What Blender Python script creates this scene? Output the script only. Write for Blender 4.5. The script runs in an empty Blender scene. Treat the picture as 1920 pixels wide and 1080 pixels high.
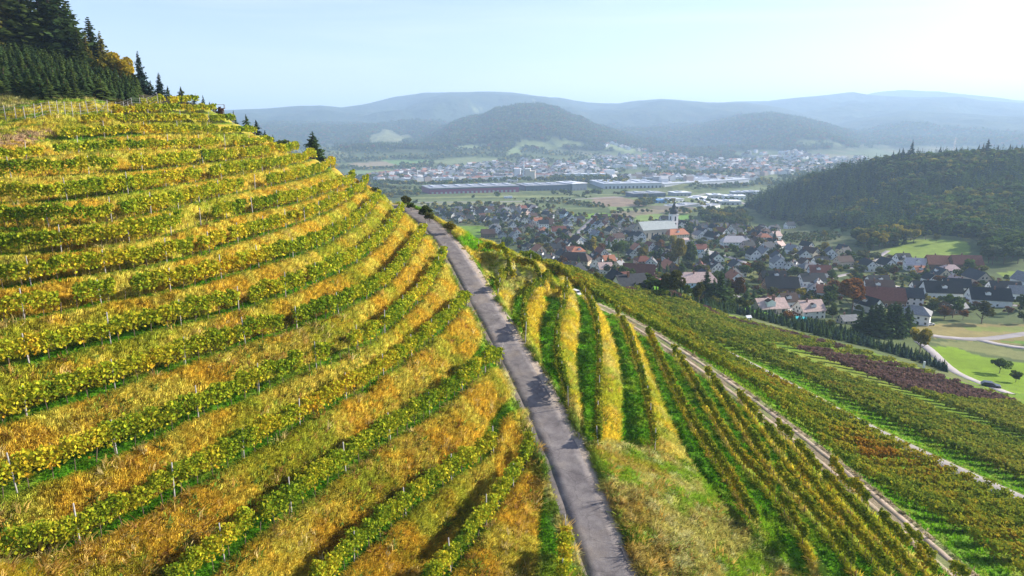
import bpy, math, random
import numpy as np
random.seed(7)
RNG = np.random.default_rng(7)
S = bpy.context.scene
COL = S.collection
# ------------------------------------------------------------------ camera
F = 1274.0                      # focal length in photograph pixels (1920 wide)
PITCH = math.radians(13.46)
CP, SP = math.cos(PITCH), math.sin(PITCH)
cam = bpy.data.cameras.new('camera')
cam.sensor_width = 36.0
cam.lens = 36.0 * F / 1920.0
cam.clip_start = 0.5
cam.clip_end = 60000.0
cam_o = bpy.data.objects.new('camera', cam)
cam_o.rotation_euler = (math.pi / 2 - PITCH, 0, 0)
COL.objects.link(cam_o)
S.camera = cam_o
# ------------------------------------------------------------------ world, sun
SUN_AZ = math.radians(73)       # measured from the view direction (+Y) towards the right (+X)
SUN_EL = math.radians(25)
w = bpy.data.worlds.new('World'); S.world = w; w.use_nodes = True
nt = w.node_tree; nt.nodes.clear()
out = nt.nodes.new('ShaderNodeOutputWorld')
bg = nt.nodes.new('ShaderNodeBackground'); bg.inputs['Strength'].default_value = 0.10
sky = nt.nodes.new('ShaderNodeTexSky'); sky.sky_type = 'NISHITA'; sky.sun_disc = False
sky.sun_elevation = SUN_EL; sky.sun_rotation = SUN_AZ
sky.air_density = 1.0; sky.dust_density = 0.8; sky.ozone_density = 2.5; sky.altitude = 300
# faint cirrus veils, part of the sky itself
tc = nt.nodes.new('ShaderNodeTexCoord')
mp = nt.nodes.new('ShaderNodeMapping'); mp.inputs['Scale'].default_value = (1.2, 1.2, 14.0)
mp.inputs['Rotation'].default_value = (0.05, 0.12, 0.4)
nz = nt.nodes.new('ShaderNodeTexNoise'); nz.inputs['Scale'].default_value = 1.5; nz.inputs['Detail'].default_value = 5
nz.inputs['Roughness'].default_value = 0.5; nz.inputs['Distortion'].default_value = 0.5
rp = nt.nodes.new('ShaderNodeValToRGB')
rp.color_ramp.elements[0].position = 0.47; rp.color_ramp.elements[0].color = (0, 0, 0, 1)
rp.color_ramp.elements[1].position = 0.85; rp.color_ramp.elements[1].color = (0.32, 0.32, 0.32, 1)
mx = nt.nodes.new('ShaderNodeMixRGB'); mx.inputs['Color2'].default_value = (6.0, 6.6, 7.6, 1)
nt.links.new(tc.outputs['Generated'], mp.inputs['Vector']); nt.links.new(mp.outputs[0], nz.inputs['Vector'])
nt.links.new(nz.outputs['Fac'], rp.inputs['Fac']); nt.links.new(rp.outputs['Color'], mx.inputs['Fac'])
nt.links.new(sky.outputs['Color'], mx.inputs['Color1']); wb = nt.nodes.new('ShaderNodeVectorMath'); wb.operation = 'MULTIPLY'; wb.inputs[1].default_value = (1.12, .985, 1.07)
nt.links.new(mx.outputs['Color'], wb.inputs[0]); nt.links.new(wb.outputs[0], bg.inputs['Color'])
nt.links.new(bg.outputs[0], out.inputs['Surface'])
sun = bpy.data.lights.new('sun', 'SUN'); sun.energy = 5.0; sun.angle = math.radians(0.5); sun.color = (1.0, 0.93, 0.82)
sun_o = bpy.data.objects.new('sun', sun)
sun_o.rotation_euler = (math.pi / 2 - SUN_EL, 0, -SUN_AZ + math.pi)
COL.objects.link(sun_o)
S.view_settings.view_transform = 'Standard'; S.view_settings.look = 'None'
S.view_settings.gamma = 1.0; S.view_settings.exposure = 1.1; S.view_settings.use_curve_mapping = False
S.cycles.use_denoising = True
S.cycles.max_bounces = 6; S.cycles.diffuse_bounces = 3; S.cycles.glossy_bounces = 2
S.cycles.transmission_bounces = 3; S.cycles.volume_bounces = 1; S.cycles.transparent_max_bounces = 4
HAZE_DENSITY = 1.75e-4

# ------------------------------------------------------------------ numpy helpers
def ray(px, py):
    px = np.asarray(px, float); py = np.asarray(py, float)
    u = (px - 960) / F; v = (540 - py) / F
    return u, CP + v * SP, -SP + v * CP
def P_t(px, py, t):                       # point on a sight line at camera depth t
    X, Y, Z = ray(px, py); return X * t, Y * t, Z * t
def P_z(px, py, z):                       # point on a sight line at height z
    X, Y, Z = ray(px, py); t = z / Z; return X * t, Y * t, z + 0 * t
def to_px(x, y, z):
    d = y * CP - z * SP
    return 960 + F * x / d, 540 - F * (y * SP + z * CP) / d, d
def polar(x, y):
    return np.arctan2(x, y), np.log(np.hypot(x, y))
def smooth(a, b, x):
    t = np.clip((x - a) / (b - a), 0, 1); return t * t * (3 - 2 * t)
class TPS:
    """thin-plate spline over (azimuth, ln distance)"""
    def __init__(s, pts, val, lam=1e-4):
        s.p = np.asarray(pts, float); n = len(s.p)
        K = s.k(s.p); K += np.eye(n) * lam
        Pm = np.c_[np.ones(n), s.p]
        A = np.zeros((n + 3, n + 3)); A[:n, :n] = K; A[:n, n:] = Pm; A[n:, :n] = Pm.T
        b = np.r_[np.asarray(val, float), 0, 0, 0]
        s.w = np.linalg.solve(A, b)
    def k(s, q):
        d2 = (q[:, None, 0] - s.p[None, :, 0]) ** 2 + (q[:, None, 1] - s.p[None, :, 1]) ** 2
        return 0.5 * d2 * np.log(d2 + 1e-12)
    def __call__(s, th, lr):
        th = np.asarray(th, float); sh = th.shape
        q = np.c_[th.ravel(), np.asarray(lr, float).ravel()]
        o = np.empty(len(q))
        for i in range(0, len(q), 8000):
            c = q[i:i + 8000]
            o[i:i + 8000] = s.k(c) @ s.w[:-3] + s.w[-3] + c @ s.w[-2:]
        return o.reshape(sh)
def _hash(ix, iy, s):
    n = (ix.astype(np.int64) * 374761393 + iy.astype(np.int64) * 668265263 + s * 974634777) & 0x7fffffff
    n = ((n ^ (n >> 13)) * 1274126177) & 0x7fffffff
    return ((n ^ (n >> 16)) & 0xffff) / 65535.0
def vnoise(x, y, s=0):
    x = np.asarray(x, float); y = np.asarray(y, float)
    ix = np.floor(x); iy = np.floor(y); fx = x - ix; fy = y - iy
    fx = fx * fx * (3 - 2 * fx); fy = fy * fy * (3 - 2 * fy)
    a = _hash(ix, iy, s); b = _hash(ix + 1, iy, s); c = _hash(ix, iy + 1, s); d = _hash(ix + 1, iy + 1, s)
    return (a * (1 - fx) + b * fx) * (1 - fy) + (c * (1 - fx) + d * fx) * fy
def fbm(x, y, o=4, s=0, g=0.5):
    r = 0; a = 1; t = 0
    for i in range(o):
        r = r + a * vnoise(x * 2 ** i, y * 2 ** i, s + i * 17); t += a; a *= g
    return r / t
def inpoly(x, y, poly):
    x = np.asarray(x); y = np.asarray(y); c = np.zeros(x.shape, bool); n = len(poly)
    for i in range(n):
        x1, y1 = poly[i]; x2, y2 = poly[(i + 1) % n]
        k = ((y1 > y) != (y2 > y)) & (x < (x2 - x1) * (y - y1) / (y2 - y1 + 1e-12) + x1)
        c ^= k
    return c
def resample(P, step):
    P = np.asarray(P, float); d = np.r_[0, np.cumsum(np.linalg.norm(np.diff(P[:, :2], axis=0), axis=1))]
    n = max(2, int(round(d[-1] / step)) + 1); s = np.linspace(0, d[-1], n)
    return np.stack([np.interp(s, d, P[:, k]) for k in range(P.shape[1])], 1), s
def smooth_line(P, it=2):
    P = np.asarray(P, float).copy()
    for _ in range(it):
        Q = P.copy(); Q[1:-1] = 0.25 * P[:-2] + 0.5 * P[1:-1] + 0.25 * P[2:]; P = Q
    return P
def dist_line(x, y, L):
    """distance and parameter of points to a polyline L (n,2)"""
    best = np.full(np.shape(x), 1e9); 
    for i in range(len(L) - 1):
        ax, ay = L[i][:2]; bx, by = L[i + 1][:2]; dx, dy = bx - ax, by - ay
        t = np.clip(((x - ax) * dx + (y - ay) * dy) / (dx * dx + dy * dy + 1e-9), 0, 1)
        best = np.minimum(best, np.hypot(x - ax - t * dx, y - ay - t * dy))
    return best
# ------------------------------------------------------------------ traced rows of the terraced slope (photo pixels of their feet)
ROWS_L = [
 (0, -27.2, [(1063, 1010), (1061, 1040), (1056, 1080), (1050, 1130)]),
 (1, -26.3, [(993, 855), (985, 885), (955, 932), (910, 992), (875, 1035), (845, 1075), (800, 1130)]),
 (2, -24.9, [(928, 850), (900, 868), (870, 887), (825, 920), (757, 972), (732, 1000), (667, 1047), (640, 1080), (590, 1130)]),
 (3, -22.6, [(938, 665), (920, 692), (895, 717), (865, 740), (825, 767), (775, 795), (712, 843), (662, 875), (627, 905), (572, 945), (527, 975), (467, 1015), (440, 1042), (395, 1077), (320, 1130)]),
 (4, -20.6, [(876, 565), (865, 590), (840, 617), (790, 658), (767, 677), (730, 705), (687, 728), (642, 757), (600, 781), (572, 795), (527, 821), (492, 843), (435, 875), (400, 897), (352, 926), (302, 952), (250, 980), (215, 996), (155, 1030), (122, 1046), (60, 1068), (0, 1090), (-60, 1110)]),
 (5, -18.6, [(833, 485), (828, 507), (815, 535), (798, 562), (767, 590), (732, 618), (710, 640), (672, 665), (607, 694), (592, 701), (540, 717), (505, 731), (460, 749), (425, 766), (400, 780), (370, 794), (302, 822), (252, 838), (225, 847), (200, 860), (170, 872), (140, 886), (102, 904), (60, 918), (25, 930), (0, 940), (-70, 965)]),
 (6, -16.8, [(797, 440), (787, 460), (762, 497), (745, 528), (720, 548), (687, 566), (637, 590), (605, 604), (565, 615), (530, 626), (492, 639), (450, 652), (415, 664), (370, 680), (335, 690), (300, 700), (270, 712), (222, 730), (185, 742), (122, 764), (92, 773), (62, 782), (35, 790), (0, 800), (-80, 822)]),
 (7, -15.1, [(755, 398), (748, 425), (725, 458), (700, 478), (665, 500), (630, 518), (590, 538), (560, 551), (535, 561), (500, 572), (462, 581), (426, 591), (385, 602), (362, 609), (315, 621), (282, 628), (250, 637), (217, 644), (195, 651), (145, 663), (110, 674), (70, 684), (14, 700), (0, 704), (-80, 722)]),
 (8, -13.4, [(712, 375), (705, 395), (680, 420), (655, 440), (615, 462), (575, 480), (535, 491), (492, 502), (455, 513), (430, 523), (375, 538), (322, 550), (295, 555), (250, 561), (222, 566), (182, 575), (130, 586), (70, 599), (32, 606), (0, 612), (-80, 626)]),
 (9, -11.8, [(690, 350), (680, 365), (660, 378), (635, 392), (605, 408), (572, 420), (537, 431), (505, 441), (477, 450), (440, 461), (412, 471), (380, 483), (332, 494), (290, 501), (262, 506), (235, 511), (200, 517), (162, 524), (107, 533), (57, 540), (25, 543), (0, 546), (-80, 555)]),
 (10, -10.2, [(664, 338), (650, 350), (630, 360), (605, 371), (567, 384), (530, 392), (492, 400), (462, 405), (425, 414), (370, 430), (332, 440), (285, 452), (257, 459), (217, 464), (172, 469), (140, 472), (80, 477), (40, 480), (9, 482), (-80, 486)]),
 (11, -8.7, [(628, 318), (615, 325), (580, 336), (542, 346), (505, 354), (480, 359), (457, 363), (410, 374), (370, 385), (337, 394), (300, 403), (260, 412), (220, 419), (175, 426), (115, 433), (50, 434), (0, 433), (-80, 434)]),
 (12, -7.05, [(592, 302), (575, 309), (555, 313), (517, 320), (480, 326), (435, 334), (395, 341), (347, 349), (305, 357), (272, 363), (225, 370), (190, 374), (135, 381), (105, 383), (50, 386), (0, 387), (-80, 390)]),
 (13, -5.4, [(560, 288), (540, 291), (505, 296), (475, 300), (425, 306), (360, 314), (322, 319), (285, 323), (232, 328), (195, 331), (142, 334), (95, 337), (72, 338), (0, 341), (-80, 344)]),
]
ROWS_LT = [  # upper rows: (pixel, depth)
 (14, [(512, 275, 122), (475, 277, 116), (400, 281, 105), (350, 284, 98), (300, 286, 93), (242, 288, 88), (200, 290, 85), (160, 292, 83), (115, 294, 80), (75, 299, 77), (25, 308, 74), (0, 312, 72), (-80, 322, 70)]),
 (15, [(480, 254, 126), (462, 254.5, 122), (400, 256, 113), (337, 256, 106), (300, 255, 102), (260, 256, 98), (225, 258, 95), (190, 260, 92), (160, 263, 90), (120, 268, 87)]),
 (16, [(440, 232, 127), (400, 233, 121), (362, 233.5, 116), (312, 233, 110), (250, 234, 104), (200, 236, 99), (160, 240, 96)]),
 (17, [(405, 213, 127), (380, 214, 123), (350, 215, 119), (300, 215, 113), (250, 217, 108), (215, 220, 104)]),
 (18, [(372, 197, 128), (340, 199, 123), (300, 201, 118), (265, 204, 114)]),
]
ROWS_R = [   # row number, height, feet pixels, from the road outwards
 (1, -19.6, [(897, 478), (903, 470), (918, 466), (940, 476), (965, 492)]),
 (2, -21.6, [(933, 562), (934, 540), (940, 515), (955, 502), (980, 497), (1000, 505), (1018, 516)]),
 (3, -23.3, [(985, 652), (981, 620), (979, 590), (985, 568), (1000, 548), (1020, 534), (1035, 528)]),
 (4, -24.7, [(1066, 762), (1058, 735), (1047, 700), (1041, 665), (1041, 640), (1047, 615), (1056, 590), (1064, 568), (1067, 552), (1062, 543)]),
 (5, -26.3, [(1122, 845), (1121, 800), (1122, 760), (1125, 720), (1125, 690), (1123, 650), (1119, 612), (1113, 585), (1103, 566), (1092, 556)]),
 (6, -28.5, [(1228, 850), (1222, 810), (1212, 760), (1203, 718), (1194, 685), (1182, 650), (1168, 614), (1156, 590)]),
 (7, -30.5, [(1415, 998), (1400, 965), (1375, 928), (1343, 872), (1310, 830), (1293, 795), (1262, 745), (1237, 682), (1213, 630)]),
 (8, -31.5, [(1508, 1032), (1494, 1000), (1470, 962), (1432, 918), (1395, 885), (1360, 843), (1325, 765), (1290, 713), (1263, 666)]),
 (9, -32.4, [(1610, 1098), (1575, 1043), (1545, 1003), (1513, 967), (1478, 927), (1438, 884), (1403, 835), (1364, 765), (1323, 706)]),
 (10, -33.3, [(1665, 1098), (1620, 1043), (1580, 993), (1543, 950), (1498, 902), (1458, 848), (1420, 800), (1383, 748)]),
 (11, -34.2, [(1712, 1098), (1670, 1058), (1627, 1000), (1588, 958), (1544, 914), (1500, 857), (1456, 805)]),
 (12, -35.2, [(1752, 1098), (1715, 1060), (1675, 1016), (1635, 970), (1592, 921), (1556, 876)]),
 (13, -36.4, [(1812, 1108), (1770, 1060), (1727, 1028), (1689, 993)]),
]
def lineL(px, it=3):
    a = smooth_line(np.array(px, float), 1); r, _ = resample(a, 14.0); return smooth_line(r, it)
ROWW_L, ROWW_R = {}, {}
for n, z, px in ROWS_L:
    q = lineL(px); X, Y, Z = P_z(q[:, 0], q[:, 1], z); ROWW_L[n] = np.c_[X, Y, Z]
for n, pt in ROWS_LT:
    q = lineL(pt); X, Y, Z = P_t(q[:, 0], q[:, 1], q[:, 2]); ROWW_L[n] = np.c_[X, Y, Z]
for n, z, px in ROWS_R:
    q = lineL(px, 2); X, Y, Z = P_z(q[:, 0], q[:, 1], z); ROWW_R[n] = np.c_[X, Y, Z]

# road centre: pixel, height
ROAD = [(1165, 1130, -28.6), (1141, 1075, -28.0), (1118, 1000, -27.2), (1094, 940, -26.7), (1064, 860, -26.0), (1032, 790, -25.2), (1003, 740, -24.6),
        (965, 670, -23.4), (937, 620, -22.4), (908, 572, -21.2), (882, 525, -19.9), (858, 483, -18.6), (832, 448, -17.4), (807, 422, -16.5), (783, 403, -15.7), (760, 390, -15.0), (742, 384, -14.7)]
TRACK = [(1118, 572, -28.6), (1150, 586, -29.5), (1212, 620, -30.7), (1262, 654, -31.7), (1322, 692, -32.5), (1382, 735, -33.3), (1455, 790, -34.3), (1500, 826, -34.8), (1555, 868, -35.3), (1620, 925, -36.0), (1687, 982, -36.7), (1735, 1022, -37.1), (1792, 1072, -37.7), (1850, 1125, -38.2), (1950, 1220, -38.9)]
PATH = [(1215, 607, -44.0), (1270, 622, -44.5), (1340, 652, -45.0), (1420, 692, -45.2), (1510, 740, -45.0), (1600, 789, -44.6), (1700, 839, -44.3), (1800, 886, -44.0), (1900, 932, -43.8), (2000, 975, -43.6), (2120, 1032, -43.3), (2300, 1115, -43.0)]
def wline(tr):
    a = np.array(tr, float); X, Y, Z = P_z(a[:, 0], a[:, 1], a[:, 2]); r, _ = resample(np.c_[X, Y, Z], 3.0); return smooth_line(r, 3)
ROAD_W, TRACK_W, PATH_W = wline(ROAD), wline(TRACK), wline(PATH)

C = []                                    # control points x, y, z
def cz(*a):
    for px, py, z in a: C.append(tuple(float(q) for q in P_z(px, py, z)))
def ct(*a):
    for px, py, t in a: C.append(tuple(float(q) for q in P_t(px, py, t)))
def cw(px, *tz):                          # at the azimuth of a pixel column: (depth, z) pairs
    for t, z in tz: C.append(((px - 960) / F * t, t, z))
for d in (ROWW_L, ROWW_R):
    for k, a in d.items():
        C += [tuple(p) for p in a[::2]]
for a in (ROAD_W, TRACK_W, PATH_W): C += [tuple(p) for p in a[::2]]
# foot of the slope below the frame
for k in (0, 1, 2, 3, 4):
    a = ROWW_L[k]; C.append((a[-1][0] - 6, a[-1][1] - 6, a[-1][2] - 0.3))
cw(960, (12, -30), (22, -29)); cw(400, (12, -27), (20, -25.5)); cw(1500, (15, -33), (28, -35)); cw(-200, (15, -23), (25, -18)); cw(1900, (15, -38), (28, -39))
# behind the left skyline
SKY_L = [(345, 188, 128), (400, 209, 130), (440, 228, 131), (480, 249, 130), (512, 270, 128), (560, 284, 132), (592, 299, 136), (628, 314, 136), (664, 333, 134), (692, 347, 134), (716, 367, 134), (742, 382, 128)]
for px, py, t in SKY_L:
    X, Y, Z = ray(px, py)
    for dt, dz in ((14, 3.0), (45, 17.0), (90, 36)):
        tt = t + dt; C.append((X * tt, Y * tt, Z * tt - dz))
SKY_R = [(770, 388, 128), (815, 412, 124), (850, 432, 122), (880, 447, 122), (915, 460, 120), (945, 473, 124), (975, 487, 130), (1010, 500, 140), (1050, 512, 156), (1090, 523, 172)]
for px, py, t in SKY_R:
    X, Y, Z = ray(px, py)
    C.append((X * t, Y * t, Z * t))
    for dt, dz in ((16, 4.0), (50, 19.0)):
        tt = t + dt; C.append((X * tt, Y * tt, Z * tt - dz))
# right of the road: verge, knoll, dips
cz((1215, 1000, -27.7), (1215, 920, -27.3), (1260, 1050, -28.6), (1300, 1000, -28.9), (1290, 930, -28.7), (1400, 1075, -31.2), (1330, 930, -29.6), (1260, 870, -28.9), (1180, 880, -27.3), (1350, 1010, -29.8), (1440, 1060, -31.9), (1500, 1075, -32.3),
   (1150, 850, -26.9), (1100, 800, -26.0), (860, 445, -17.4), (885, 500, -19.3), (830, 420, -16.4))
cz((1140, 560, -32.0), (1180, 583, -33.5), (1120, 548, -32.0), (1100, 535, -33.0), (1060, 522, -31.0))
cz((1250, 600, -42), (1180, 575, -39), (1140, 555, -38.5), (1350, 632, -48.0), (1250, 590, -47), (1180, 560, -45), (1465, 694, -47.4), (1600, 750, -47.4), (1730, 823, -46.4), (1890, 897, -45.6), (1980, 935, -45.2),
   (1455, 652, -54), (1345, 612, -54), (1600, 708, -54.2), (1750, 767, -54), (1920, 832, -52.5), (2050, 870, -52),
   (1700, 720, -60), (1900, 747, -64.5), (1850, 728, -66), (1580, 657, -63), (1467, 635, -60), (1360, 605, -58), (1760, 697, -70), (1630, 657, -69.0), (1505, 630, -67), (1375, 590, -64), (1300, 572, -63), (1217, 552, -60),
   (1160, 540, -50), (1200, 548, -57), (1500, 610, -72), (1640, 640, -74), (1390, 585, -68), (1250, 558, -66), (1760, 680, -73.5))
cz((1600, 890, -40.2), (1750, 960, -40.0), (1880, 1010, -40.2), (1450, 740, -41.0), (1880, 1070, -39.0), (1350, 690, -40.5), (1270, 645, -40.0), (2000, 1060, -40.8))
# valley side, village and meadows
cz((1850, 640, -77), (1900, 690, -74), (1930, 745, -66), (1800, 700, -72.5), (1850, 722, -69), (1880, 660, -76), (1760, 630, -77), (1700, 620, -77), (1500, 590, -80), (1600, 585, -80), (1600, 560, -82), (1850, 600, -79.5), (1430, 578, -77), (1300, 555, -74),
   (1230, 540, -75), (1300, 540, -79), (1160, 525, -78), (1100, 512, -82), (950, 440, -96), (1000, 480, -90), (870, 425, -98), (1230, 440, -97), (1230, 500, -88), (1500, 500, -89), (1500, 450, -96), (1700, 500, -87), (1700, 540, -84), (1900, 560, -80.5), (1350, 480, -91),
   (1350, 440, -98), (1100, 440, -97), (1100, 470, -92), (1740, 468, -85), (1650, 475, -88), (1820, 455, -81), (1900, 505, -81), (1900, 530, -81.5), (1500, 550, -84), (1400, 520, -87))
cz((1000, 400, -103), (1100, 400, -103), (1200, 400, -103), (1300, 400, -104), (1000, 380, -106), (850, 380, -106), (1250, 380, -107), (850, 365, -109), (1000, 365, -109), (1100, 365, -110), (1300, 372, -109), (780, 365, -109), (900, 350, -112), (1100, 350, -113), (1300, 350, -113), (740, 350, -112), (1000, 335, -115), (1200, 335, -116),
   (1400, 335, -116), (700, 335, -115), (1000, 320, -116), (1200, 320, -117), (1400, 320, -117), (640, 315, -116), (700, 305, -112), (850, 305, -110), (1000, 300, -106), (1200, 305, -115), (1400, 305, -117), (1550, 300, -117), (1600, 290, -117), (800, 290, -95), (650, 295, -100), (720, 280, -80), (900, 285, -85), (560, 290, -90), (1100, 290, -100), (1250, 290, -108), (1400, 290, -112))
# wooded hill on the right
ct((1450, 365, 930), (1400, 385, 900), (1500, 350, 890), (1560, 331, 850), (1650, 314, 810), (1750, 304, 800), (1900, 300, 760), (2000, 300, 760), (1500, 400, 780), (1600, 400, 700), (1600, 365, 760), (1680, 350, 730), (1750, 400, 610), (1750, 440, 530), (1750, 350, 700), (1900, 420, 540), (1900, 460, 470), (1900, 350, 650), (1430, 410, 800), (1560, 430, 650), (1650, 440, 580), (2050, 450, 480), (2050, 380, 600))
for px, py, t in ((1400, 380, 900), (1450, 362, 930), (1560, 328, 850), (1650, 311, 810), (1750, 301, 800), (1900, 297, 760), (2000, 297, 760)):
    X, Y, Z = ray(px, py)
    for dt, dz in ((70, 10.0), (250, 55.0)):
        tt = t + dt; C.append((X * tt, Y * tt, Z * tt - dz))
cw(1450, (1500, -115)); cw(1650, (1500, -116)); cw(1900, (1400, -112)); cw(1650, (2600, -117)); cw(1900, (2600, -117)); cw(2100, (1500, -100), (2600, -110))
# hidden ground between spur and valley
cw(870, (200, -50), (300, -78), (450, -92)); cw(780, (210, -48), (330, -82), (550, -98)); cw(700, (240, -55), (400, -92), (800, -106)); cw(600, (250, -50), (450, -90), (1000, -110), (1800, -114)); cw(500, (240, -38), (420, -75), (1000, -108), (2000, -105))
cw(400, (240, -28), (420, -60), (1000, -100), (2000, -100)); cw(280, (200, 2), (300, -10), (600, -60), (1500, -95)); cw(960, (200, -50), (300, -78)); cw(1050, (250, -60), (330, -78))
cw(100, (500, -10), (1200, -70), (2500, -90)); cw(-200, (600, 0), (1500, -60), (2600, -80))
# the wood above the vineyard on the left
ct((15, 236, 90), (60, 226, 92), (120, 218, 96), (200, 210, 103), (250, 200, 110), (300, 192, 117), (0, 262, 82), (60, 262, 84), (120, 245, 89), (190, 225, 98), (-80, 270, 80), (-80, 240, 88))
cw(20, (110, 6.5), (135, 12.5), (170, 18), (260, 24)); cw(-150, (110, 8), (150, 17), (260, 26)); cw(120, (120, 8.0), (145, 12), (200, 16)); cw(220, (128, 6.8), (150, 8.5), (200, 8)); cw(290, (130, 5.2), (150, 4.5))
cw(-400, (40, -8), (70, 0), (110, 9), (200, 20), (800, 10), (2000, -40)); cw(-150, (50, -11), (70, -5))
cw(2300, (50, -44), (100, -54), (200, -70), (400, -76), (900, -80), (2500, -100))
C = np.array(C)
# drop near-duplicate points
th, lr = polar(C[:, 0], C[:, 1])
keep = []; seen = set()
for i in range(len(C)):
    k = (round(th[i] / 0.006), round(lr[i] / 0.006))
    if k in seen: continue
    seen.add(k); keep.append(i)
C = C[keep]; th = th[keep]; lr = lr[keep]
tz = TPS(np.c_[th, lr], C[:, 2] / np.exp(lr), 2e-5)

# ------------------------------------------------------------------ polar grid
TH = np.r_[np.linspace(-math.pi, math.radians(-47.5), 36)[:-1], np.radians(np.linspace(-47.5, 47.5, 640)), np.linspace(math.radians(47.5), math.pi, 36)[1:]]
R = [4.0]
while R[-1] < 11500:
    r = R[-1]; f = 0.12 if r < 20 else 0.0058 if r < 165 else 0.0085 if r < 1500 else 0.012 if r < 3500 else 0.014
    R.append(r * (1 + f))
R = np.array(R)
LR = np.log(R)
TT, LL = np.meshgrid(TH, LR, indexing='ij')
RR = np.exp(LL)
GX = np.sin(TT) * RR; GY = np.cos(TT) * RR
inner = np.abs(TH) < math.radians(62)
q = np.zeros_like(TT)
far0 = R < 4200
q[np.ix_(inner, far0)] = tz(np.clip(TT[np.ix_(inner, far0)], -0.86, 0.86), LL[np.ix_(inner, far0)])
GZ = q * RR
i0, i1 = np.where(inner)[0][[0, -1]]
back = -32 - 0.035 * RR
back = np.maximum(back, -110)
for i in range(len(TH)):
    if not inner[i]:
        s = GZ[i0] if TH[i] < 0 else GZ[i1]
        wgt = smooth(math.radians(62), math.radians(130), abs(TH[i]))
        GZ[i] = s * (1 - wgt) + back[i] * wgt
GZ = np.clip(GZ, -119, 80)
floor_z = -116.0
wf = smooth(2300, 3200, RR)
GZ = GZ * (1 - wf) + floor_z * wf
# mountains: each ridge has its own distance, crest line and flanks
def ridge(sky, dist, wn, wf_, seed, rough=0.20):
    """sky: (pixel, pixel) of the crest; dist: crest distance; wn, wf_: near and far flank length"""
    s = np.array(sky, float); az = np.arctan2((s[:, 0] - 960) / F, CP + (540 - s[:, 1]) / F * SP)
    X, Y, Z = ray(s[:, 0], s[:, 1]); sl = Z / np.hypot(X, Y)
    slope = np.interp(TT, az, sl, left=sl[0], right=sl[-1])
    D = dist * (1 + 0.10 * (fbm(TT * 5 + 3, 0 * TT + seed, 3, seed) - .5))
    crest = slope * D
    d = (RR - D)
    spur = fbm(GX / 900 + seed, GY / 900, 4, seed)
    spur = 1 - np.abs(2 * spur - 1)
    wn2 = wn * (0.34 + 1.15 * spur)
    tN = np.clip(1 + d / wn2, 0, 1); tF = np.clip(1 - d / wf_, 0, 1)
    t = np.where(d < 0, tN, tF)
    h = t * t * (3 - 2 * t) * 0.55 + t * 0.45
    z = floor_z + (crest - floor_z) * h
    n = (fbm(GX / 420, GY / 420, 5, seed + 5, 0.55) - 0.5) * 1.5 - .75 * np.abs(2 * fbm(GX / 650, GY / 650, 3, seed + 9) - 1) + .12
    n = np.minimum(n, .10 * np.clip(np.abs(d) / 600 - .25, 0.1, 1))
    z = z + n * (crest - floor_z) * rough * 2 * h * np.clip(np.abs(d) / 500, 0.02, 1)
    return np.where(t > 0, z, -500)
RID = [
 ridge([(-400, 235), (0, 225), (300, 212), (430, 206), (500, 203), (560, 198), (600, 197), (640, 201), (690, 194), (740, 181), (790, 173), (840, 171), (880, 172), (920, 171), (960, 173), (1010, 179), (1060, 184), (1100, 191), (1160, 193), (1200, 188), (1240, 184), (1280, 188), (1330, 192), (1400, 192), (1460, 200), (1520, 214), (1700, 235), (1900, 260)], 6300, 2600, 1500, 11),
 ridge([(1100, 240), (1200, 215), (1300, 196), (1380, 190), (1440, 189), (1490, 183), (1540, 179), (1600, 172), (1650, 179), (1720, 182), (1800, 180), (1850, 188), (1920, 193), (2100, 200), (2400, 190)], 7600, 2600, 1500, 23),
 ridge([(1400, 230), (1560, 190), (1640, 172), (1700, 168), (1760, 169), (1830, 178), (1920, 188), (2300, 200)], 10200, 1800, 900, 37),
 ridge([(480, 262), (560, 245), (620, 240), (680, 236), (722, 238), (760, 250), (800, 262), (860, 285)], 3900, 1200, 900, 41),
 ridge([(760, 270), (800, 258), (830, 247), (850, 232), (880, 222), (905, 219), (930, 206), (950, 204), (975, 199), (1010, 197), (1030, 202), (1045, 204), (1070, 218), (1090, 222), (1115, 236), (1140, 243), (1200, 264), (1270, 285)], 3500, 1000, 900, 53),
 ridge([(1180, 270), (1240, 250), (1300, 238), (1360, 226), (1400, 218), (1445, 214), (1500, 222), (1560, 238), (1620, 258), (1680, 280), (1760, 300)], 4200, 1300, 1000, 67),
 ridge([(1050, 230), (1120, 212), (1180, 206), (1250, 212), (1330, 224), (1380, 240)], 5200, 1300, 900, 71),
 ridge([(1500, 250), (1600, 222), (1700, 206), (1800, 212), (1900, 218), (2000, 222), (2200, 210)], 5600, 1700, 1100, 83),
 ridge([(-300, 250), (200, 245), (420, 240), (500, 228), (580, 226), (640, 224), (700, 228), (760, 240), (820, 255)], 4900, 1300, 900, 97),
 ridge([(560, 300), (640, 285), (700, 272), (760, 276), (830, 282), (900, 272), (960, 276), (1020, 290)], 2900, 420, 500, 103, .05),
]
mz = RID[0]
for r_ in RID[1:]: mz = np.maximum(mz, r_)
GZ = np.where(RR > 2300, np.maximum(GZ, np.where(RR > 2300, mz, -500)), GZ)

# ------------------------------------------------------------------ terraces
def phi_field(rows, lam):
    p = []; v = []
    for k, a in rows.items():
        s, _ = resample(a, 5.0); t, l = polar(s[:, 0], s[:, 1])
        p += list(zip(t, l)); v += [k] * len(s)
    return TPS(p, v, lam)
phiL = phi_field(ROWW_L, 2e-6); phiR = phi_field(ROWW_R, 1e-6)
near = (RR > 20) & (RR < 172) & (np.abs(TT) < math.radians(48))
ni = np.where(near)
nx, ny, nth, nlr = GX[ni], GY[ni], TT[ni], LL[ni]
FL = phiL(nth, nlr); FR = phiR(nth, nlr)
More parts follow.
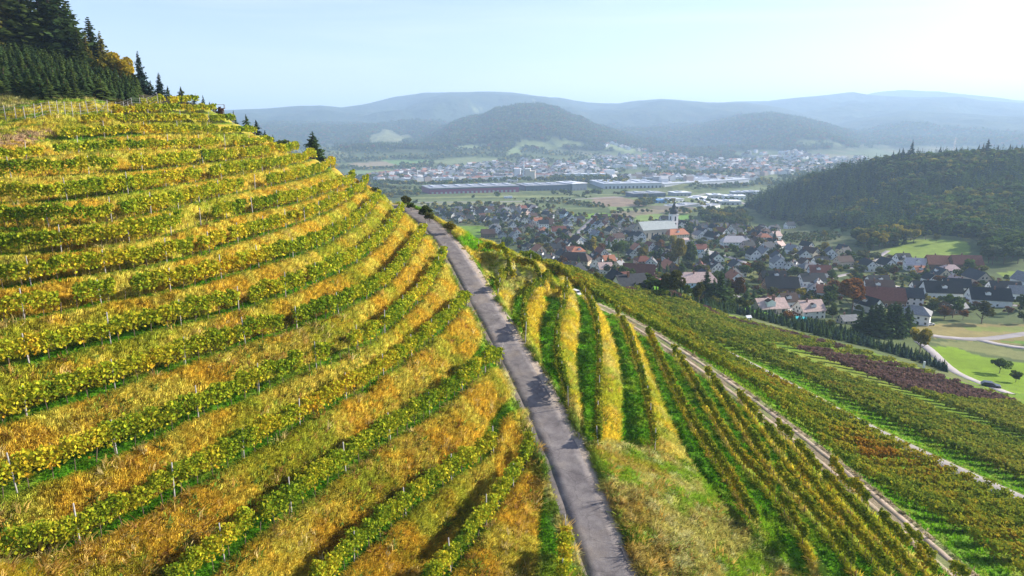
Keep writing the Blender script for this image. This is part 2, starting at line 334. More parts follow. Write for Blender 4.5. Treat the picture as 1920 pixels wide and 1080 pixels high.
# world polygons where the two terrace families hold
road_px = np.array([(a, b) for a, b, c in ROAD], float)
def poly_w(pts):                          # (px, py, z)
    a = np.array(pts, float); X, Y, Z = P_z(a[:, 0], a[:, 1], a[:, 2]); return list(zip(X, Y))
mL = np.zeros(len(nx), bool)
rx = np.interp(ny, ROAD_W[::-1, 1] if ROAD_W[0, 1] > ROAD_W[-1, 1] else ROAD_W[:, 1], ROAD_W[::-1, 0] if ROAD_W[0, 1] > ROAD_W[-1, 1] else ROAD_W[:, 0])
droad = dist_line(nx, ny, ROAD_W)
left_of_road = nx < rx
pyL = to_px(nx, ny, GZ[ni])
top_ok = FL < 18.6
beyond = nlr - math.log(132)
# vineyard outline on the left hill (its left top edge climbs along the bare bank)
mL = left_of_road & top_ok
ampL = np.interp(FL, [0, 1, 2, 3, 4, 5, 6, 8, 12, 15, 18], [.9, 1.4, 2.3, 2.0, 2.0, 1.8, 1.7, 1.65, 1.65, 1.6, 1.5])
wL = smooth(1.9, 4.2, droad) * mL * smooth(150, 138, np.exp(nlr)) * smooth(18.6, 17.8, FL) * smooth(-0.6, 0.0, FL)
# the unterraced corner above the bare bank, and row 15+ starts further right
wL *= 1 - smooth(14.2, 14.8, FL) * smooth(110, 60, pyL[0])
def stepS(f): return smooth(0.36, 0.90, f)
fL = FL - np.floor(FL)
dzL = ampL * (stepS(fL) - fL) * wL * 0.95
fR = np.ceil(FR) - FR                     # 0 at a row, growing uphill
fR = np.where(fR >= 1, 0, fR)
tkx = np.interp(ny, TRACK_W[::-1, 1] if TRACK_W[0, 1] > TRACK_W[-1, 1] else TRACK_W[:, 1], TRACK_W[::-1, 0] if TRACK_W[0, 1] > TRACK_W[-1, 1] else TRACK_W[:, 0])
dtrack = dist_line(nx, ny, TRACK_W); dpath = dist_line(nx, ny, PATH_W)
KNOLL = poly_w([(1100, 850, -26.5), (1140, 830, -26.8), (1235, 850, -28.9), (1290, 870, -29.4), (1360, 960, -30.2), (1420, 1010, -31.0), (1520, 1090, -32.5), (1530, 1300, -33), (1200, 1300, -28)])
knoll = inpoly(nx, ny, KNOLL)
dk = dist_line(nx, ny, np.array(KNOLL + KNOLL[:1]))
ampR = np.interp(FR, [0, 1, 2, 3, 4, 5, 6, 7, 8, 13], [1.8, 2.0, 2.2, 1.7, 1.7, 1.8, 1.6, 1.1, .95, 1.0])
wR = (~left_of_road) * (FR > 0.6) * (FR < 13.2) * smooth(1.9, 4.0, droad) * smooth(1.2, 3.0, dtrack) * (nx < tkx + 1) * np.where(knoll, 0, smooth(0, 2.0, dk)) * smooth(150, 135, np.exp(nlr))
dzR = ampR * (stepS(fR) - fR) * wR * 0.95
GZ[ni] += dzL + dzR
# flatten the carriageways
def flatten(line, half, fade):
    d = dist_line(nx, ny, line); k = d < half + fade
    ii = (ni[0][k], ni[1][k]); z = GZ[ii]; x = nx[k]; y = ny[k]
    best = np.full(len(x), 1e9); zz = np.zeros(len(x))
    for i in range(len(line) - 1):
        a, b = line[i], line[i + 1]; dx, dy = b[0] - a[0], b[1] - a[1]
        t = np.clip(((x - a[0]) * dx + (y - a[1]) * dy) / (dx * dx + dy * dy), 0, 1)
        dd = np.hypot(x - a[0] - t * dx, y - a[1] - t * dy); m = dd < best
        best = np.where(m, dd, best); zz = np.where(m, a[2] + t * (b[2] - a[2]), zz)
    wgt = 1 - smooth(half, half + fade, best)
    GZ[ii] = z * (1 - wgt) + zz * wgt
flatten(ROAD_W, 1.9, 1.6); flatten(TRACK_W, 1.5, 1.3); flatten(PATH_W, 1.7, 1.3)
# small unevenness of the grass slopes
bump = (fbm(nx / 1.3, ny / 1.3, 3, 5) - .5) * 0.22
GZ[ni] += bump * smooth(2.0, 3.2, droad) * smooth(1.4, 2.5, dtrack) * smooth(1.6, 2.6, dpath)
PHI_L = np.full(TT.shape, np.nan); PHI_L[ni] = FL
PHI_R = np.full(TT.shape, np.nan); PHI_R[ni] = FR

def ground(x, y):
    """ground height by bilinear lookup"""
    t, l = polar(np.asarray(x, float), np.asarray(y, float))
    i = np.clip(np.searchsorted(TH, t) - 1, 0, len(TH) - 2); j = np.clip(np.searchsorted(LR, l) - 1, 0, len(LR) - 2)
    a = np.clip((t - TH[i]) / (TH[i + 1] - TH[i]), 0, 1); b = np.clip((l - LR[j]) / (LR[j + 1] - LR[j]), 0, 1)
    return (GZ[i, j] * (1 - a) + GZ[i + 1, j] * a) * (1 - b) + (GZ[i, j + 1] * (1 - a) + GZ[i + 1, j + 1] * a) * b
def hit(px, py, rmin=18.0, lift=0.0):
    """first ground point along the sight line of a pixel"""
    X, Y, Z = [float(q) for q in ray(px, py)]
    t, _ = polar(X, Y); h = math.hypot(X, Y)
    zr = R * Z / h
    i = int(np.clip(np.searchsorted(TH, t) - 1, 0, len(TH) - 2)); a = (t - TH[i]) / (TH[i + 1] - TH[i])
    g = GZ[i] * (1 - a) + GZ[i + 1] * a + lift
    k = np.where((zr <= g) & (R > rmin))[0]
    if not len(k): return None
    j = k[0]
    d0 = zr[j - 1] - g[j - 1]; d1 = zr[j] - g[j]; s = d0 / (d0 - d1 + 1e-12)
    r = R[j - 1] + (R[j] - R[j - 1]) * min(max(s, 0), 1)
    x, y = X / h * r, Y / h * r
    return x, y, float(ground(x, y))
def hits(pts, rmin=18.0, lift=0.0):
    o = []
    for p in pts:
        h = hit(p[0], p[1], rmin, lift)
        if h is not None: o.append(h)
    return o
# ------------------------------------------------------------------ materials
MATS = {}
def nodes_of(name):
    m = bpy.data.materials.new(name); m.use_nodes = True; t = m.node_tree; t.nodes.clear()
    o = t.nodes.new('ShaderNodeOutputMaterial'); MATS[name] = m
    return m, t, o
def N(t, kind, **kw):
    n = t.nodes.new(kind)
    for k, v in kw.items():
        if k in n.inputs: n.inputs[k].default_value = v
        else: setattr(n, k, v)
    return n
def mat_plain(name, col, rough=0.8, var=0.15, scale=3.0, spec=0.3, bump=0.0, metal=0.0, objvar=0.0):
    m, t, o = nodes_of(name)
    b = N(t, 'ShaderNodeBsdfPrincipled', Roughness=rough, Metallic=metal); b.inputs['Specular IOR Level'].default_value = spec
    tc = N(t, 'ShaderNodeTexCoord'); nz = N(t, 'ShaderNodeTexNoise', Scale=scale, Detail=5.0, Roughness=0.6)
    t.links.new(tc.outputs['Object'], nz.inputs['Vector'])
    r = N(t, 'ShaderNodeMapRange'); r.inputs['From Min'].default_value = .3; r.inputs['From Max'].default_value = .7
    r.inputs['To Min'].default_value = 1 - var; r.inputs['To Max'].default_value = 1 + var
    t.links.new(nz.outputs['Fac'], r.inputs['Value'])
    mul = N(t, 'ShaderNodeVectorMath', operation='SCALE'); mul.inputs[0].default_value = col[:3]
    t.links.new(r.outputs[0], mul.inputs['Scale'])
    last = mul.outputs[0]
    if objvar:
        oi = N(t, 'ShaderNodeObjectInfo'); r2 = N(t, 'ShaderNodeMapRange'); r2.inputs['To Min'].default_value = 1 - objvar; r2.inputs['To Max'].default_value = 1 + objvar
        t.links.new(oi.outputs['Random'], r2.inputs['Value'])
        m2 = N(t, 'ShaderNodeVectorMath', operation='SCALE'); t.links.new(last, m2.inputs[0]); t.links.new(r2.outputs[0], m2.inputs['Scale']); last = m2.outputs[0]
    t.links.new(last, b.inputs['Base Color'])
    if bump:
        bp = N(t, 'ShaderNodeBump', Strength=bump, Distance=0.1); t.links.new(nz.outputs['Fac'], bp.inputs['Height']); t.links.new(bp.outputs[0], b.inputs['Normal'])
    t.links.new(b.outputs[0], o.inputs['Surface'])
    return m
def mat_leaf(name, attr='Col', trans=0.35, objvar=0.18, tint=None, inst=None, gain=1.0):
    """leaves: colour from the mesh, a share of light passing through"""
    m, t, o = nodes_of(name)
    a = N(t, 'ShaderNodeAttribute', attribute_name=attr)
    last = a.outputs['Color']
    if tint:
        v = N(t, 'ShaderNodeVectorMath', operation='MULTIPLY'); v.inputs[1].default_value = tint; t.links.new(last, v.inputs[0]); last = v.outputs[0]
    if inst:
        ai = N(t, 'ShaderNodeAttribute', attribute_name=inst, attribute_type='INSTANCER')
        v = N(t, 'ShaderNodeVectorMath', operation='MULTIPLY'); t.links.new(last, v.inputs[0]); t.links.new(ai.outputs['Color'], v.inputs[1]); last = v.outputs[0]
    if objvar:
        oi = N(t, 'ShaderNodeObjectInfo'); r2 = N(t, 'ShaderNodeMapRange'); r2.inputs['To Min'].default_value = 1 - objvar; r2.inputs['To Max'].default_value = 1 + objvar
        t.links.new(oi.outputs['Random'], r2.inputs['Value'])
        m2 = N(t, 'ShaderNodeVectorMath', operation='SCALE'); t.links.new(last, m2.inputs[0]); t.links.new(r2.outputs[0], m2.inputs['Scale']); last = m2.outputs[0]
    d = N(t, 'ShaderNodeBsdfDiffuse'); tr = N(t, 'ShaderNodeBsdfTranslucent'); mx = N(t, 'ShaderNodeMixShader', Fac=trans)
    mx.inputs[0].default_value = trans
    t.links.new(last, d.inputs['Color']); t.links.new(last, tr.inputs['Color'])
    t.links.new(d.outputs[0], mx.inputs[1]); t.links.new(tr.outputs[0], mx.inputs[2]); t.links.new(mx.outputs[0], o.inputs['Surface'])
    return m
def set_props(o, label=None, cat=None, group=None, kind=None):
    if label: o['label'] = label
    if cat: o['category'] = cat
    if group: o['group'] = group
    if kind: o['kind'] = kind
    return o
def mesh_np(name, V, Fc, mat=None, col=None, smooth_=False, nv=4):
    """mesh from numpy: V (n,3), Fc (m,nv)"""
    me = bpy.data.meshes.new(name)
    V = np.ascontiguousarray(V, np.float32); Fc = np.ascontiguousarray(Fc, np.int32); n = Fc.shape[0]; k = Fc.shape[1]
    me.vertices.add(len(V)); me.vertices.foreach_set('co', V.ravel())
    me.loops.add(n * k); me.loops.foreach_set('vertex_index', Fc.ravel())
    me.polygons.add(n); me.polygons.foreach_set('loop_start', np.arange(0, n * k, k, dtype=np.int32))
    me.update(calc_edges=True)
    if col is not None:
        at = me.color_attributes.new('Col', 'FLOAT_COLOR', 'POINT')
        c = np.ones((len(V), 4), np.float32); c[:, :3] = col; at.data.foreach_set('color', c.ravel())
    if smooth_: me.polygons.foreach_set('use_smooth', np.ones(n, bool))
    if mat: me.materials.append(mat)
    return me
def obj(name, me, parent=None, loc=None):
    o = bpy.data.objects.new(name, me); COL.objects.link(o)
    if parent: o.parent = parent
    if loc is not None: o.location = loc
    return o
def empty(name, loc=(0, 0, 0), rz=0.0):
    o = bpy.data.objects.new(name, None); COL.objects.link(o); o.location = loc; o.rotation_euler = (0, 0, rz); o.empty_display_size = 0.5
    return o

# ------------------------------------------------------------------ ground sheet and its cover
nT, nR = TT.shape
A = lambda *c: np.array(c, float)
cov = np.zeros((nT, nR, 3)); cov[:] = A(.13, .17, .055)
n1 = fbm(GX / 45, GY / 45, 4, 3); n2 = fbm(GX / 9, GY / 9, 4, 9); n3 = fbm(GX / 2.6, GY / 2.6, 4, 15)
def lerp(a, b, f): return a * (1 - f[..., None]) + b * f[..., None]
# valley floor: mixed meadow, garden soil and hedge colours
cov = lerp(cov, A(.20, .22, .07), smooth(.45, .62, n1)); cov = lerp(cov, A(.09, .12, .045), smooth(.52, .66, n2) * .8)
# mountains and far slopes: forest with clearings
nf = fbm(GX / 700, GY / 700, 5, 31); ng = fbm(GX / 120, GY / 120, 4, 35); nh = fbm(GX / 35, GY / 35, 3, 39)
mt = smooth(2150, 2450, RR)
hfl = GZ + 118
mc = lerp(np.zeros_like(cov) + A(.020, .042, .024), A(.050, .074, .030), smooth(.42, .66, ng))
mc = lerp(mc, A(.10, .075, .03), smooth(.62, .72, nh) * .6)
clear = smooth(.66, .70, nf + .35 * (ng - .5)) * smooth(85, 45, hfl)
mc = lerp(mc, A(.20, .24, .09), clear)
valley = smooth(40, 8, hfl)
mc = lerp(mc, lerp(np.zeros_like(cov) + A(.17, .21, .085), A(.27, .24, .14), smooth(.52, .60, ng)), valley * smooth(.40, .50, nf + .2 * (nh - .5)))
cov = lerp(cov, mc, mt)
# hill and woods right of the village, forest floor
def wpoly(px, rmin=18.0): return [(h[0], h[1]) for h in hits(px, rmin)]
def paint(px, col, edge=0.0, rmin=18.0, raw=None, amt=1.0):
    poly = raw if raw is not None else wpoly(px, rmin)
    if len(poly) < 3: return
    p = np.array(poly); t, l = polar(p[:, 0], p[:, 1])
    ii = np.where((TH > t.min() - .02) & (TH < t.max() + .02))[0]; jj = np.where((LR > l.min() - .05) & (LR < l.max() + .05))[0]
    if not len(ii) or not len(jj): return
    sl = np.ix_(ii, jj); x = GX[sl]; y = GY[sl]
    k = RR[sl] * edge
    x2 = x + (fbm(x / (20 * edge * RR[sl].mean() + 1), y / (20 * edge * RR[sl].mean() + 1), 3, 71) - .5) * 6 * k
    m = inpoly(x2, y, poly)
    c = cov[sl]; c[m] = c[m] * (1 - amt) + A(*col) * amt * (0.86 + .28 * n3[sl][m])[:, None]; cov[sl] = c
HILL = wpoly([(1395, 388), (1440, 372), (1500, 352), (1560, 334), (1620, 318), (1700, 306), (1800, 303), (2070, 300), (2130, 300), (2130, 480), (1920, 480), (1870, 470), (1830, 448), (1760, 440), (1700, 442), (1660, 440), (1600, 432), (1540, 425), (1480, 415), (1430, 405)], 300)
HILLP = [(h[0] * s, h[1] * s) for h, s in zip(HILL, [1, 1.08, 1.12, 1.12, 1.12, 1.12, 1.12, 1.12] + [1] * 30)]
paint(None, (.045, .06, .025), .004, raw=HILLP)
LIGHTG = (.20, .33, .03)
FIELDS = [
 ([(770, 375), (1060, 372), (1400, 352), (1460, 350), (1480, 362), (1200, 384), (1120, 392), (820, 398), (775, 392)], (.20, .24, .09)),
 ([(770, 383), (1000, 380), (1000, 383), (780, 387)], (.33, .32, .16)), ([(760, 370), (1080, 366), (1300, 356), (1300, 358), (1080, 369), (760, 373)], (.28, .31, .11)),
 ([(780, 393), (1000, 388), (1120, 384), (1130, 387), (1010, 392), (790, 397)], (.14, .19, .07)),
 ([(1105, 371), (1150, 368), (1200, 378), (1213, 386), (1160, 390), (1120, 384)], (.33, .24, .16)), ([(940, 386), (985, 383), (985, 390), (950, 392)], (.34, .25, .17)),
 ([(1150, 396), (1200, 391), (1290, 393), (1290, 399), (1180, 408), (1145, 402)], (.30, .25, .15)), ([(1210, 386), (1300, 388), (1300, 393), (1235, 394)], (.20, .17, .12)),
 ([(1066, 402), (1130, 399), (1152, 403), (1118, 410), (1062, 411)], LIGHTG), ([(1195, 404), (1245, 400), (1240, 410), (1200, 417), (1188, 412)], (.24, .33, .09)), ([(1265, 405), (1290, 402), (1300, 410), (1270, 413)], (.18, .34, .07)),
 ([(1140, 388), (1190, 387), (1200, 394), (1150, 397)], (.24, .32, .10)), ([(1010, 396), (1065, 392), (1065, 398), (1015, 401)], (.30, .27, .14)),
 ([(850, 424), (905, 424), (922, 430), (912, 438), (858, 436)], LIGHTG),
 ([(1658, 472), (1688, 452), (1735, 448), (1813, 452), (1818, 478), (1755, 487), (1735, 494), (1690, 484)], (.28, .38, .05)),
 ([(1640, 440), (1690, 446), (1700, 452), (1640, 460), (1600, 452)], (.16, .25, .08)),
 ([(1870, 512), (2070, 498), (2070, 520), (1880, 518)], (.28, .38, .05)), ([(1530, 438), (1580, 425), (1580, 432), (1540, 444)], (.20, .30, .08)),
 ([(1455, 432), (1560, 430), (1580, 445), (1560, 460), (1470, 456)], (.17, .19, .08)),
 ([(1335, 502), (1415, 498), (1420, 503), (1340, 508)], (.17, .38, .04)), ([(1220, 505), (1250, 503), (1245, 512), (1222, 512)], (.16, .36, .04)),
 ([(1200, 552), (1330, 562), (1345, 575), (1210, 560)], (.15, .36, .03)), ([(1130, 518), (1165, 520), (1168, 535), (1140, 532)], (.15, .35, .03)), ([(1390, 570), (1440, 580), (1480, 592), (1400, 588)], (.15, .36, .03)),
 ([(1480, 534), (1510, 536), (1500, 546), (1485, 544)], (.16, .36, .03)),
 ([(1720, 608), (1800, 606), (2070, 604), (2070, 650), (1840, 640), (1755, 634), (1720, 625)], (.34, .28, .10)), ([(1800, 612), (2070, 606), (2070, 622), (1820, 620)], (.26, .30, .07)),
 ([(1745, 640), (1840, 640), (1920, 660), (2070, 692), (1850, 664), (1780, 650)], (.25, .26, .09)),
 ([(1738, 650), (1790, 650), (1850, 670), (2070, 696), (2070, 752), (1850, 728), (1800, 706), (1768, 672)], (.23, .36, .014)), ([(1870, 640), (2070, 634), (2070, 655)], (.20, .36, .05)),
 ([(655, 306), (742, 300), (742, 314), (700, 317), (660, 315)], (.36, .28, .17)), ([(715, 299), (800, 299), (802, 304), (742, 309)], (.20, .33, .10)), ([(650, 320), (760, 318), (765, 327), (660, 328)], (.24, .32, .12)),
 ([(810, 302), (850, 295), (945, 298), (900, 310), (830, 312)], (.26, .30, .13)), ([(850, 273), (905, 271), (905, 278), (860, 280)], (.26, .31, .14)), ([(958, 278), (985, 275), (975, 290), (955, 290)], (.26, .33, .13)), ([(1140, 265), (1195, 282), (1180, 288), (1130, 275)], (.25, .30, .13)),
 ([(690, 262), (715, 242), (740, 247), (775, 262), (740, 272), (700, 270)], (.25, .26, .13)), ([(880, 205), (912, 203), (900, 210), (880, 211)], (.20, .23, .10)), ([(1000, 185), (1015, 190), (1005, 193)], (.20, .23, .10)),
]
for px, col in FIELDS: paint(px, col, .0015)
# near vineyard slopes
pxn, pyn, dn = to_px(nx, ny, GZ[ni])
def nn(sc, s, o=4): return fbm(nx / sc, ny / sc, o, s)
a1, a2, a3, a4 = nn(7, 101), nn(2.2, 103), nn(.7, 107, 3), nn(16, 109)
bank = lerp(lerp(np.zeros((len(nx), 3)) + A(.62, .39, .045), A(.62, .49, .08), smooth(.42, .60, a2)), A(.33, .37, .03), smooth(.49, .66, a1 + .25 * (a3 - .5)) * .75)
bank = lerp(bank, A(.30, .17, .025), smooth(.58, .72, a3) * .3)
green = lerp(np.zeros((len(nx), 3)) + A(.12, .30, .012), A(.26, .36, .03), smooth(.48, .68, a2))
base = lerp(bank, green, smooth(.5, .7, nn(4, 131)) * .5)
fpos = FL - np.floor(FL)
gm = np.where(fpos < .5, 1 - smooth(.30, .42, fpos + .12 * (a2 - .5)), smooth(.90, .955, fpos + .05 * (a2 - .5)))
gm = gm * smooth(-.5, 0, FL) * smooth(18.6, 18.2, FL)
cl = lerp(bank, green, gm)
cl = lerp(cl, A(.26, .27, .03) + 0 * cl, smooth(13.5, 17.5, FL) * .45)
bankR = lerp(lerp(np.zeros((len(nx), 3)) + A(.66, .48, .05), A(.66, .53, .15), smooth(.50, .66, a2)), A(.34, .42, .03), smooth(.52, .66, a1 + .2 * (a3 - .5)) * .6)
fR2 = np.ceil(FR) - FR
gR = np.where(fR2 < .6, 1 - smooth(.44, .56, fR2 + .08 * (a2 - .5)), smooth(.95, .985, fR2))
gR = np.maximum(gR, smooth(6.2, 7.2, FR) * (1 - smooth(.80, .90, fR2)))
greenR = lerp(np.zeros((len(nx), 3)) + A(.13, .33, .010), A(.24, .38, .02), smooth(.50, .68, a2))
cr = lerp(bankR, greenR, gR)
kn = lerp(lerp(np.zeros((len(nx), 3)) + A(.52, .45, .14), A(.26, .38, .03), smooth(.40, .56, a2)), A(.62, .55, .30), smooth(.58, .70, a3 + .2 * (a1 - .5)) * .7)
kn = lerp(kn, A(.48, .30, .05) + 0 * kn, smooth(.55, .68, nn(3.4, 141)) * .5)
cr = np.where((knoll)[:, None], kn, cr)
crest = wpoly([(905, 480), (950, 478), (1000, 496), (1015, 515), (985, 530), (962, 560), (938, 548), (935, 510), (910, 530), (900, 500)])
inC = inpoly(nx, ny, crest); cr = np.where(inC[:, None], lerp(kn, bankR, a2 * .5), cr)
cl2 = np.where(left_of_road[:, None], cl, cr)
# grass strips of the blocks right of the track
blk = (~left_of_road) & (nx > tkx)
gB = lerp(np.zeros((len(nx), 3)) + A(.17, .36, .012), A(.29, .39, .03), smooth(.5, .68, a2)); gB = lerp(gB, A(.32, .26, .09) + 0 * gB, smooth(.60, .72, a3) * .35)
cl2 = np.where(blk[:, None], gB, cl2)
# verges
vg = lerp(kn, A(.15, .22, .03) + 0 * kn, smooth(.4, .6, a2))
cl2 = lerp(cl2, vg, smooth(3.0, 2.1, droad)); cl2 = lerp(cl2, A(.34, .27, .17) * (0.7 + .6 * a3)[:, None], smooth(2.35, 1.75, dtrack) * (0.65 + .35 * (a2 > .45)))
cl2 = lerp(cl2, vg, smooth(2.4, 1.8, dpath) * .6)
# bare earth below the fence in the upper left, dry grass along the fence
bare = wpoly([(-30, 262), (10, 255), (50, 245), (100, 248), (112, 258), (70, 270), (20, 285), (-30, 290)])
ib = inpoly(nx + 3 * (a2 - .5), ny, bare); cl2 = np.where(ib[:, None], lerp(A(.40, .25, .15) + 0 * bank, bank, smooth(.45, .6, a3)), cl2)
nearw = smooth(172, 150, np.exp(nlr)) * smooth(20, 24, np.exp(nlr)) * np.where(left_of_road & (FL > 18.6), .0, 1) 
upleft = left_of_road & (FL > 18.2)
cl2 = np.where(upleft[:, None], lerp(A(.30, .27, .06) + 0 * bank, A(.40, .33, .14), smooth(.45, .6, a3)), cl2)
hid = left_of_road * smooth(128, 134, np.exp(nlr))
cov[ni] = lerp(cl2, cov[ni], 1 - smooth(172, 150, np.exp(nlr)))
# the blocks beyond 150 m: grass between vines down to the fir hedge
BLK = wpoly([(1000, 494), (1100, 524), (1217, 553), (1300, 573), (1375, 591), (1480, 621), (1630, 659), (1705, 682), (1777, 707), (1850, 730), (2070, 750), (2070, 945), (1600, 800), (1340, 660), (1215, 612), (1150, 588), (1090, 552)])
far_b = (RR > 140) & (RR < 330) & inpoly(GX, GY, BLK)
gfar = lerp(np.zeros((nT, nR, 3)) + A(.16, .27, .012), A(.24, .30, .03), smooth(.45, .65, n2))
cov[far_b] = gfar[far_b]
# forest floor behind the left fence
FP_ = (GX < -18) & (RR > 95) & (RR < 420) & (TT < math.radians(-16)) & (RR > 0)
ll_ = FP_ & (GZ > 2.0 + (RR - 110) * .05)
cov[ll_ & (RR > 128)] = A(.07, .06, .025)
idx = np.arange(nT * nR).reshape(nT, nR)
quads_ = np.stack([idx[:-1, :-1], idx[1:, :-1], idx[1:, 1:], idx[:-1, 1:]], -1).reshape(-1, 4)[:, ::-1]
Vg = np.stack([GX, GY, GZ], -1).reshape(-1, 3)
# close the small hole under the camera with the first ring centre
m, t, o = nodes_of('ground_cover')
b = N(t, 'ShaderNodeBsdfPrincipled', Roughness=0.95); b.inputs['Specular IOR Level'].default_value = .1
at = N(t, 'ShaderNodeAttribute', attribute_name='Col'); geo = N(t, 'ShaderNodeNewGeometry')
nz1 = N(t, 'ShaderNodeTexNoise', Scale=3.2, Detail=8.0, Roughness=0.72); nz2 = N(t, 'ShaderNodeTexNoise', Scale=0.06, Detail=9.0, Roughness=0.7)
t.links.new(geo.outputs['Position'], nz1.inputs['Vector']); t.links.new(geo.outputs['Position'], nz2.inputs['Vector'])
ml = N(t, 'ShaderNodeMath', operation='MULTIPLY'); t.links.new(nz1.outputs['Fac'], ml.inputs[0]); t.links.new(nz2.outputs['Fac'], ml.inputs[1])
mr = N(t, 'ShaderNodeMapRange'); mr.inputs['From Min'].default_value = .12; mr.inputs['From Max'].default_value = .40; mr.inputs['To Min'].default_value = .62; mr.inputs['To Max'].default_value = 1.4
t.links.new(ml.outputs[0], mr.inputs['Value'])
vs = N(t, 'ShaderNodeVectorMath', operation='SCALE'); t.links.new(at.outputs['Color'], vs.inputs[0]); t.links.new(mr.outputs[0], vs.inputs['Scale'])
t.links.new(vs.outputs[0], b.inputs['Base Color'])
bp = N(t, 'ShaderNodeBump', Strength=0.55, Distance=0.25); t.links.new(nz1.outputs['Fac'], bp.inputs['Height'])
bp2 = N(t, 'ShaderNodeBump', Strength=0.9, Distance=110.0); nz3 = N(t, 'ShaderNodeTexNoise', Scale=0.0035, Detail=8.0, Roughness=0.62); t.links.new(geo.outputs['Position'], nz3.inputs['Vector'])
ln = N(t, 'ShaderNodeVectorMath', operation='LENGTH'); t.links.new(geo.outputs['Position'], ln.inputs[0])
mrl = N(t, 'ShaderNodeMapRange'); mrl.inputs['From Min'].default_value = 2300; mrl.inputs['From Max'].default_value = 3200; t.links.new(ln.outputs['Value'], mrl.inputs['Value'])
t.links.new(nz3.outputs['Fac'], bp2.inputs['Height']); t.links.new(bp.outputs[0], bp2.inputs['Normal'])
ms = N(t, 'ShaderNodeMath', operation='MULTIPLY'); ms.inputs[1].default_value = .8; t.links.new(mrl.outputs[0], ms.inputs[0]); t.links.new(ms.outputs[0], bp2.inputs['Strength'])
t.links.new(bp2.outputs[0], b.inputs['Normal']); t.links.new(b.outputs[0], o.inputs['Surface'])
GAIN = .76
gm_ = mesh_np('ground', Vg, quads_, m, cov.reshape(-1, 3) * GAIN, True)
ground_o = obj('ground', gm_); set_props(ground_o, kind='structure')

# ------------------------------------------------------------------ roads
def ribbon(name, line, offs, lift, mat, noise=0.0, seed=0, jag=0):
    """carriageway as a sheet laid over the ground, with soft uneven edges and a skirt"""
    L, s = resample(line, 0.6 if np.hypot(line[0][0], line[0][1]) < 300 else 2.0)
    T = np.gradient(L[:, :2], axis=0); T /= np.linalg.norm(T, axis=1)[:, None]; Nn = np.c_[T[:, 1], -T[:, 0]]
    V = []; k = len(offs)
    for j, of in enumerate(offs):
        o_ = of + (noise * (fbm(s / 1.7, s * 0 + j, 3, seed + j) - .5) * 2 if j in (0, 1, k - 2, k - 1) else 0)
        x = L[:, 0] + Nn[:, 0] * o_; y = L[:, 1] + Nn[:, 1] * o_
        z = ground(x, y) + (lift if 0 < j < k - 1 else -0.12)
        if 0 < j < k - 1: z = np.maximum(z, ground(L[:, 0], L[:, 1]) + lift - .05 * abs(of))
        V.append(np.c_[x, y, z])
    V = np.stack(V, 1); n = len(L); ix = np.arange(n * k).reshape(n, k)
    Q = np.stack([ix[:-1, :-1], ix[:-1, 1:], ix[1:, 1:], ix[1:, :-1]], -1).reshape(-1, 4)
    a_ = V[0, k // 2 + 1] - V[0, k // 2]; b_ = V[1, k // 2] - V[0, k // 2]
    if a_[0] * b_[1] - a_[1] * b_[0] < 0: Q = Q[:, ::-1]
    o = obj(name, mesh_np(name, V.reshape(-1, 3), Q, mat, None, True)); set_props(o, kind='structure'); return o
